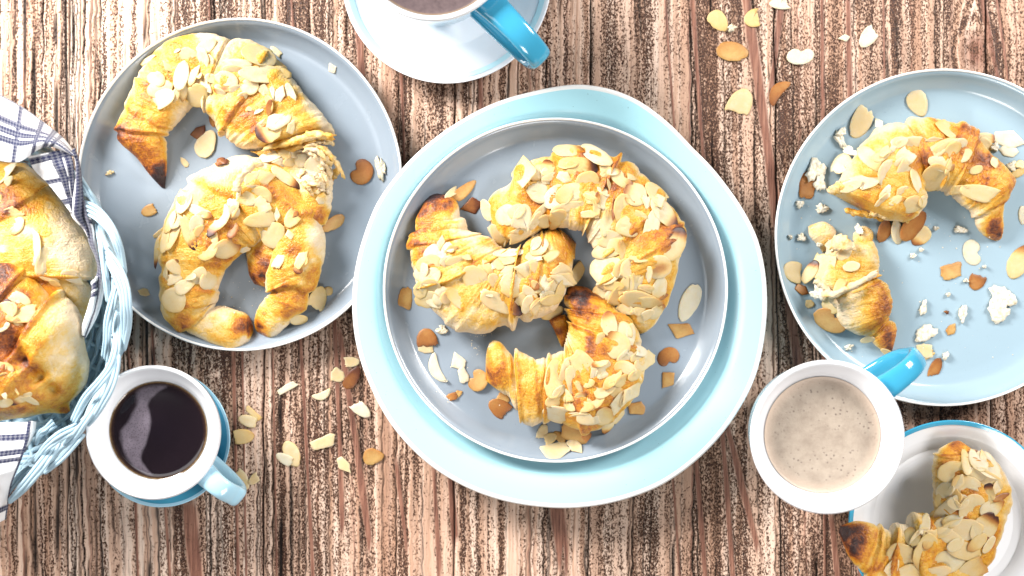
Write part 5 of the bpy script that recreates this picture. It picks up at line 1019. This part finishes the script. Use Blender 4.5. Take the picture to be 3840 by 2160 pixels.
# ---------------------------------------------------------------- pastry crumbs
def crumbs(crop, rows):
    for X, Y, L, W, A, label in rows:
        _sd[0] += 1
        o = flake(crop, X, Y, L, W, A, 'kw', None, _sd[0], name="pastry_crumb", mat=M['crumb'], tilt=.3)
        tag(o, label, "crumb", "pastry crumbs on the pale blue plate")
crumbs(cF, [
    (355, 800, 165, 130, 60, "ragged white pastry scrap behind the red-brown flake"), (390, 900, 130, 85, 80, "lower ragged scrap right of the red-brown flake"),
    (545, 580, 160, 60, -60, "strip of white pastry beside the peach flake"), (600, 670, 110, 55, -40, "white pastry strip's lower end by the bitten croissant"), (550, 515, 85, 50, 30, "little white scrap at the top of the pastry strip"),
    (238, 1058, 66, 56, 20, "small crumb below the red-brown flake, nearer the rim"), (408, 1090, 92, 72, 10, "crumb below the red-brown flake, nearer the croissant"), (252, 1310, 58, 62, 70, "lone flat crumb left of the broken croissant end"),
    (165, 1305, 40, 26, -30, "tiny crumb on the left rim of the pale blue plate"), (1265, 1240, 38, 30, 0, "small round crumb right of the flake fan"), (1445, 1250, 100, 52, -12, "double crumb left of the singed tip"), (1708, 630, 55, 60, -50, "thin crumb right of the croissant's toasted flake")])
crumbs(cG, [
    (650, 125, 42, 80, 10, "white scrap between the prongs of the broken croissant end"), (345, 590, 90, 110, 40, "greyish crumb at the left side of the broken croissant end"),
    (1715, 620, 160, 200, 60, "crumpled white pastry flake at the right of the plate, upper lobe"), (1690, 730, 150, 150, 20, "crumpled white pastry flake at the right of the plate, lower lobe"),
    (1157, 882, 165, 112, 22, "fluffy white crumb above the blue cup handle"), (1135, 695, 112, 48, 76, "narrow white crumb in the plate's middle"), (1428, 735, 118, 58, 78, "pointed white crumb right of the tiny dark bit"),
    (1320, 595, 32, 30, 0, "speck of crumb above the narrow white one"), (1300, 1044, 60, 38, 60, "crumb by the brown flake near the handle"), (592, 982, 62, 42, 30, "crumb below the broken croissant end"), (880, 1068, 40, 32, 0, "crumb left of the upright white flake"),
    (1062, 312, 44, 36, 40, "crumb right of the greasy specks, under the fan of flakes"), (1122, 268, 30, 32, 30, "minute crumb right below the fan of flakes"), (1450, 495, 36, 26, 0, "thin crumb touching the round brown flake"), (860, 1105, 46, 32, -20, "pale crumb left of the white flake near the handle"), (372, 232, 34, 30, 0, "crumb left of the torn flap"), (1585, 392, 24, 24, 0, "white speck right of the yellowish bitten flake")])
# dust of tiny crumbs and specks, beyond counting
def specks(name, regs, n, seed, mat, size):
    r = np.random.default_rng(seed); V, F = [], []
    for _ in range(n):
        c, x0, y0, x1, y1 = regs[r.integers(len(regs))]
        px, py = c(r.uniform(x0, x1), r.uniform(y0, y1)); x, y, _z = at(px, py, .006); z = float(hm(x, y)); x, y, _z = at(px, py, z)
        s = r.uniform(.4, 1) ** 2 * size; b = len(V); k = 5; a0 = r.uniform(0, 6)
        for q in range(k): V.append((x + s * math.cos(a0 + q * 1.257) * r.uniform(.6, 1.2), y + s * math.sin(a0 + q * 1.257) * r.uniform(.6, 1.2), z + .0001))
        V.append((x, y, z + s * .8)); F += [(b + q, b + (q + 1) % k, b + k) for q in range(k)]
    o = mk(name, V, F, mat, None, tuple(np.mean(V, 0)), smooth=False); o["kind"] = "stuff"
specks("crumbs", [(cG, 600, 150, 1800, 1150), (cF, 150, 950, 500, 1400), (cQ, 900, 450, 1150, 750), (cQ, 350, 700, 1300, 1400), (cB, 550, 900, 850, 1150), (cF, 1200, 1150, 1800, 1400)], 150, 4, M['crumb'], .00055)
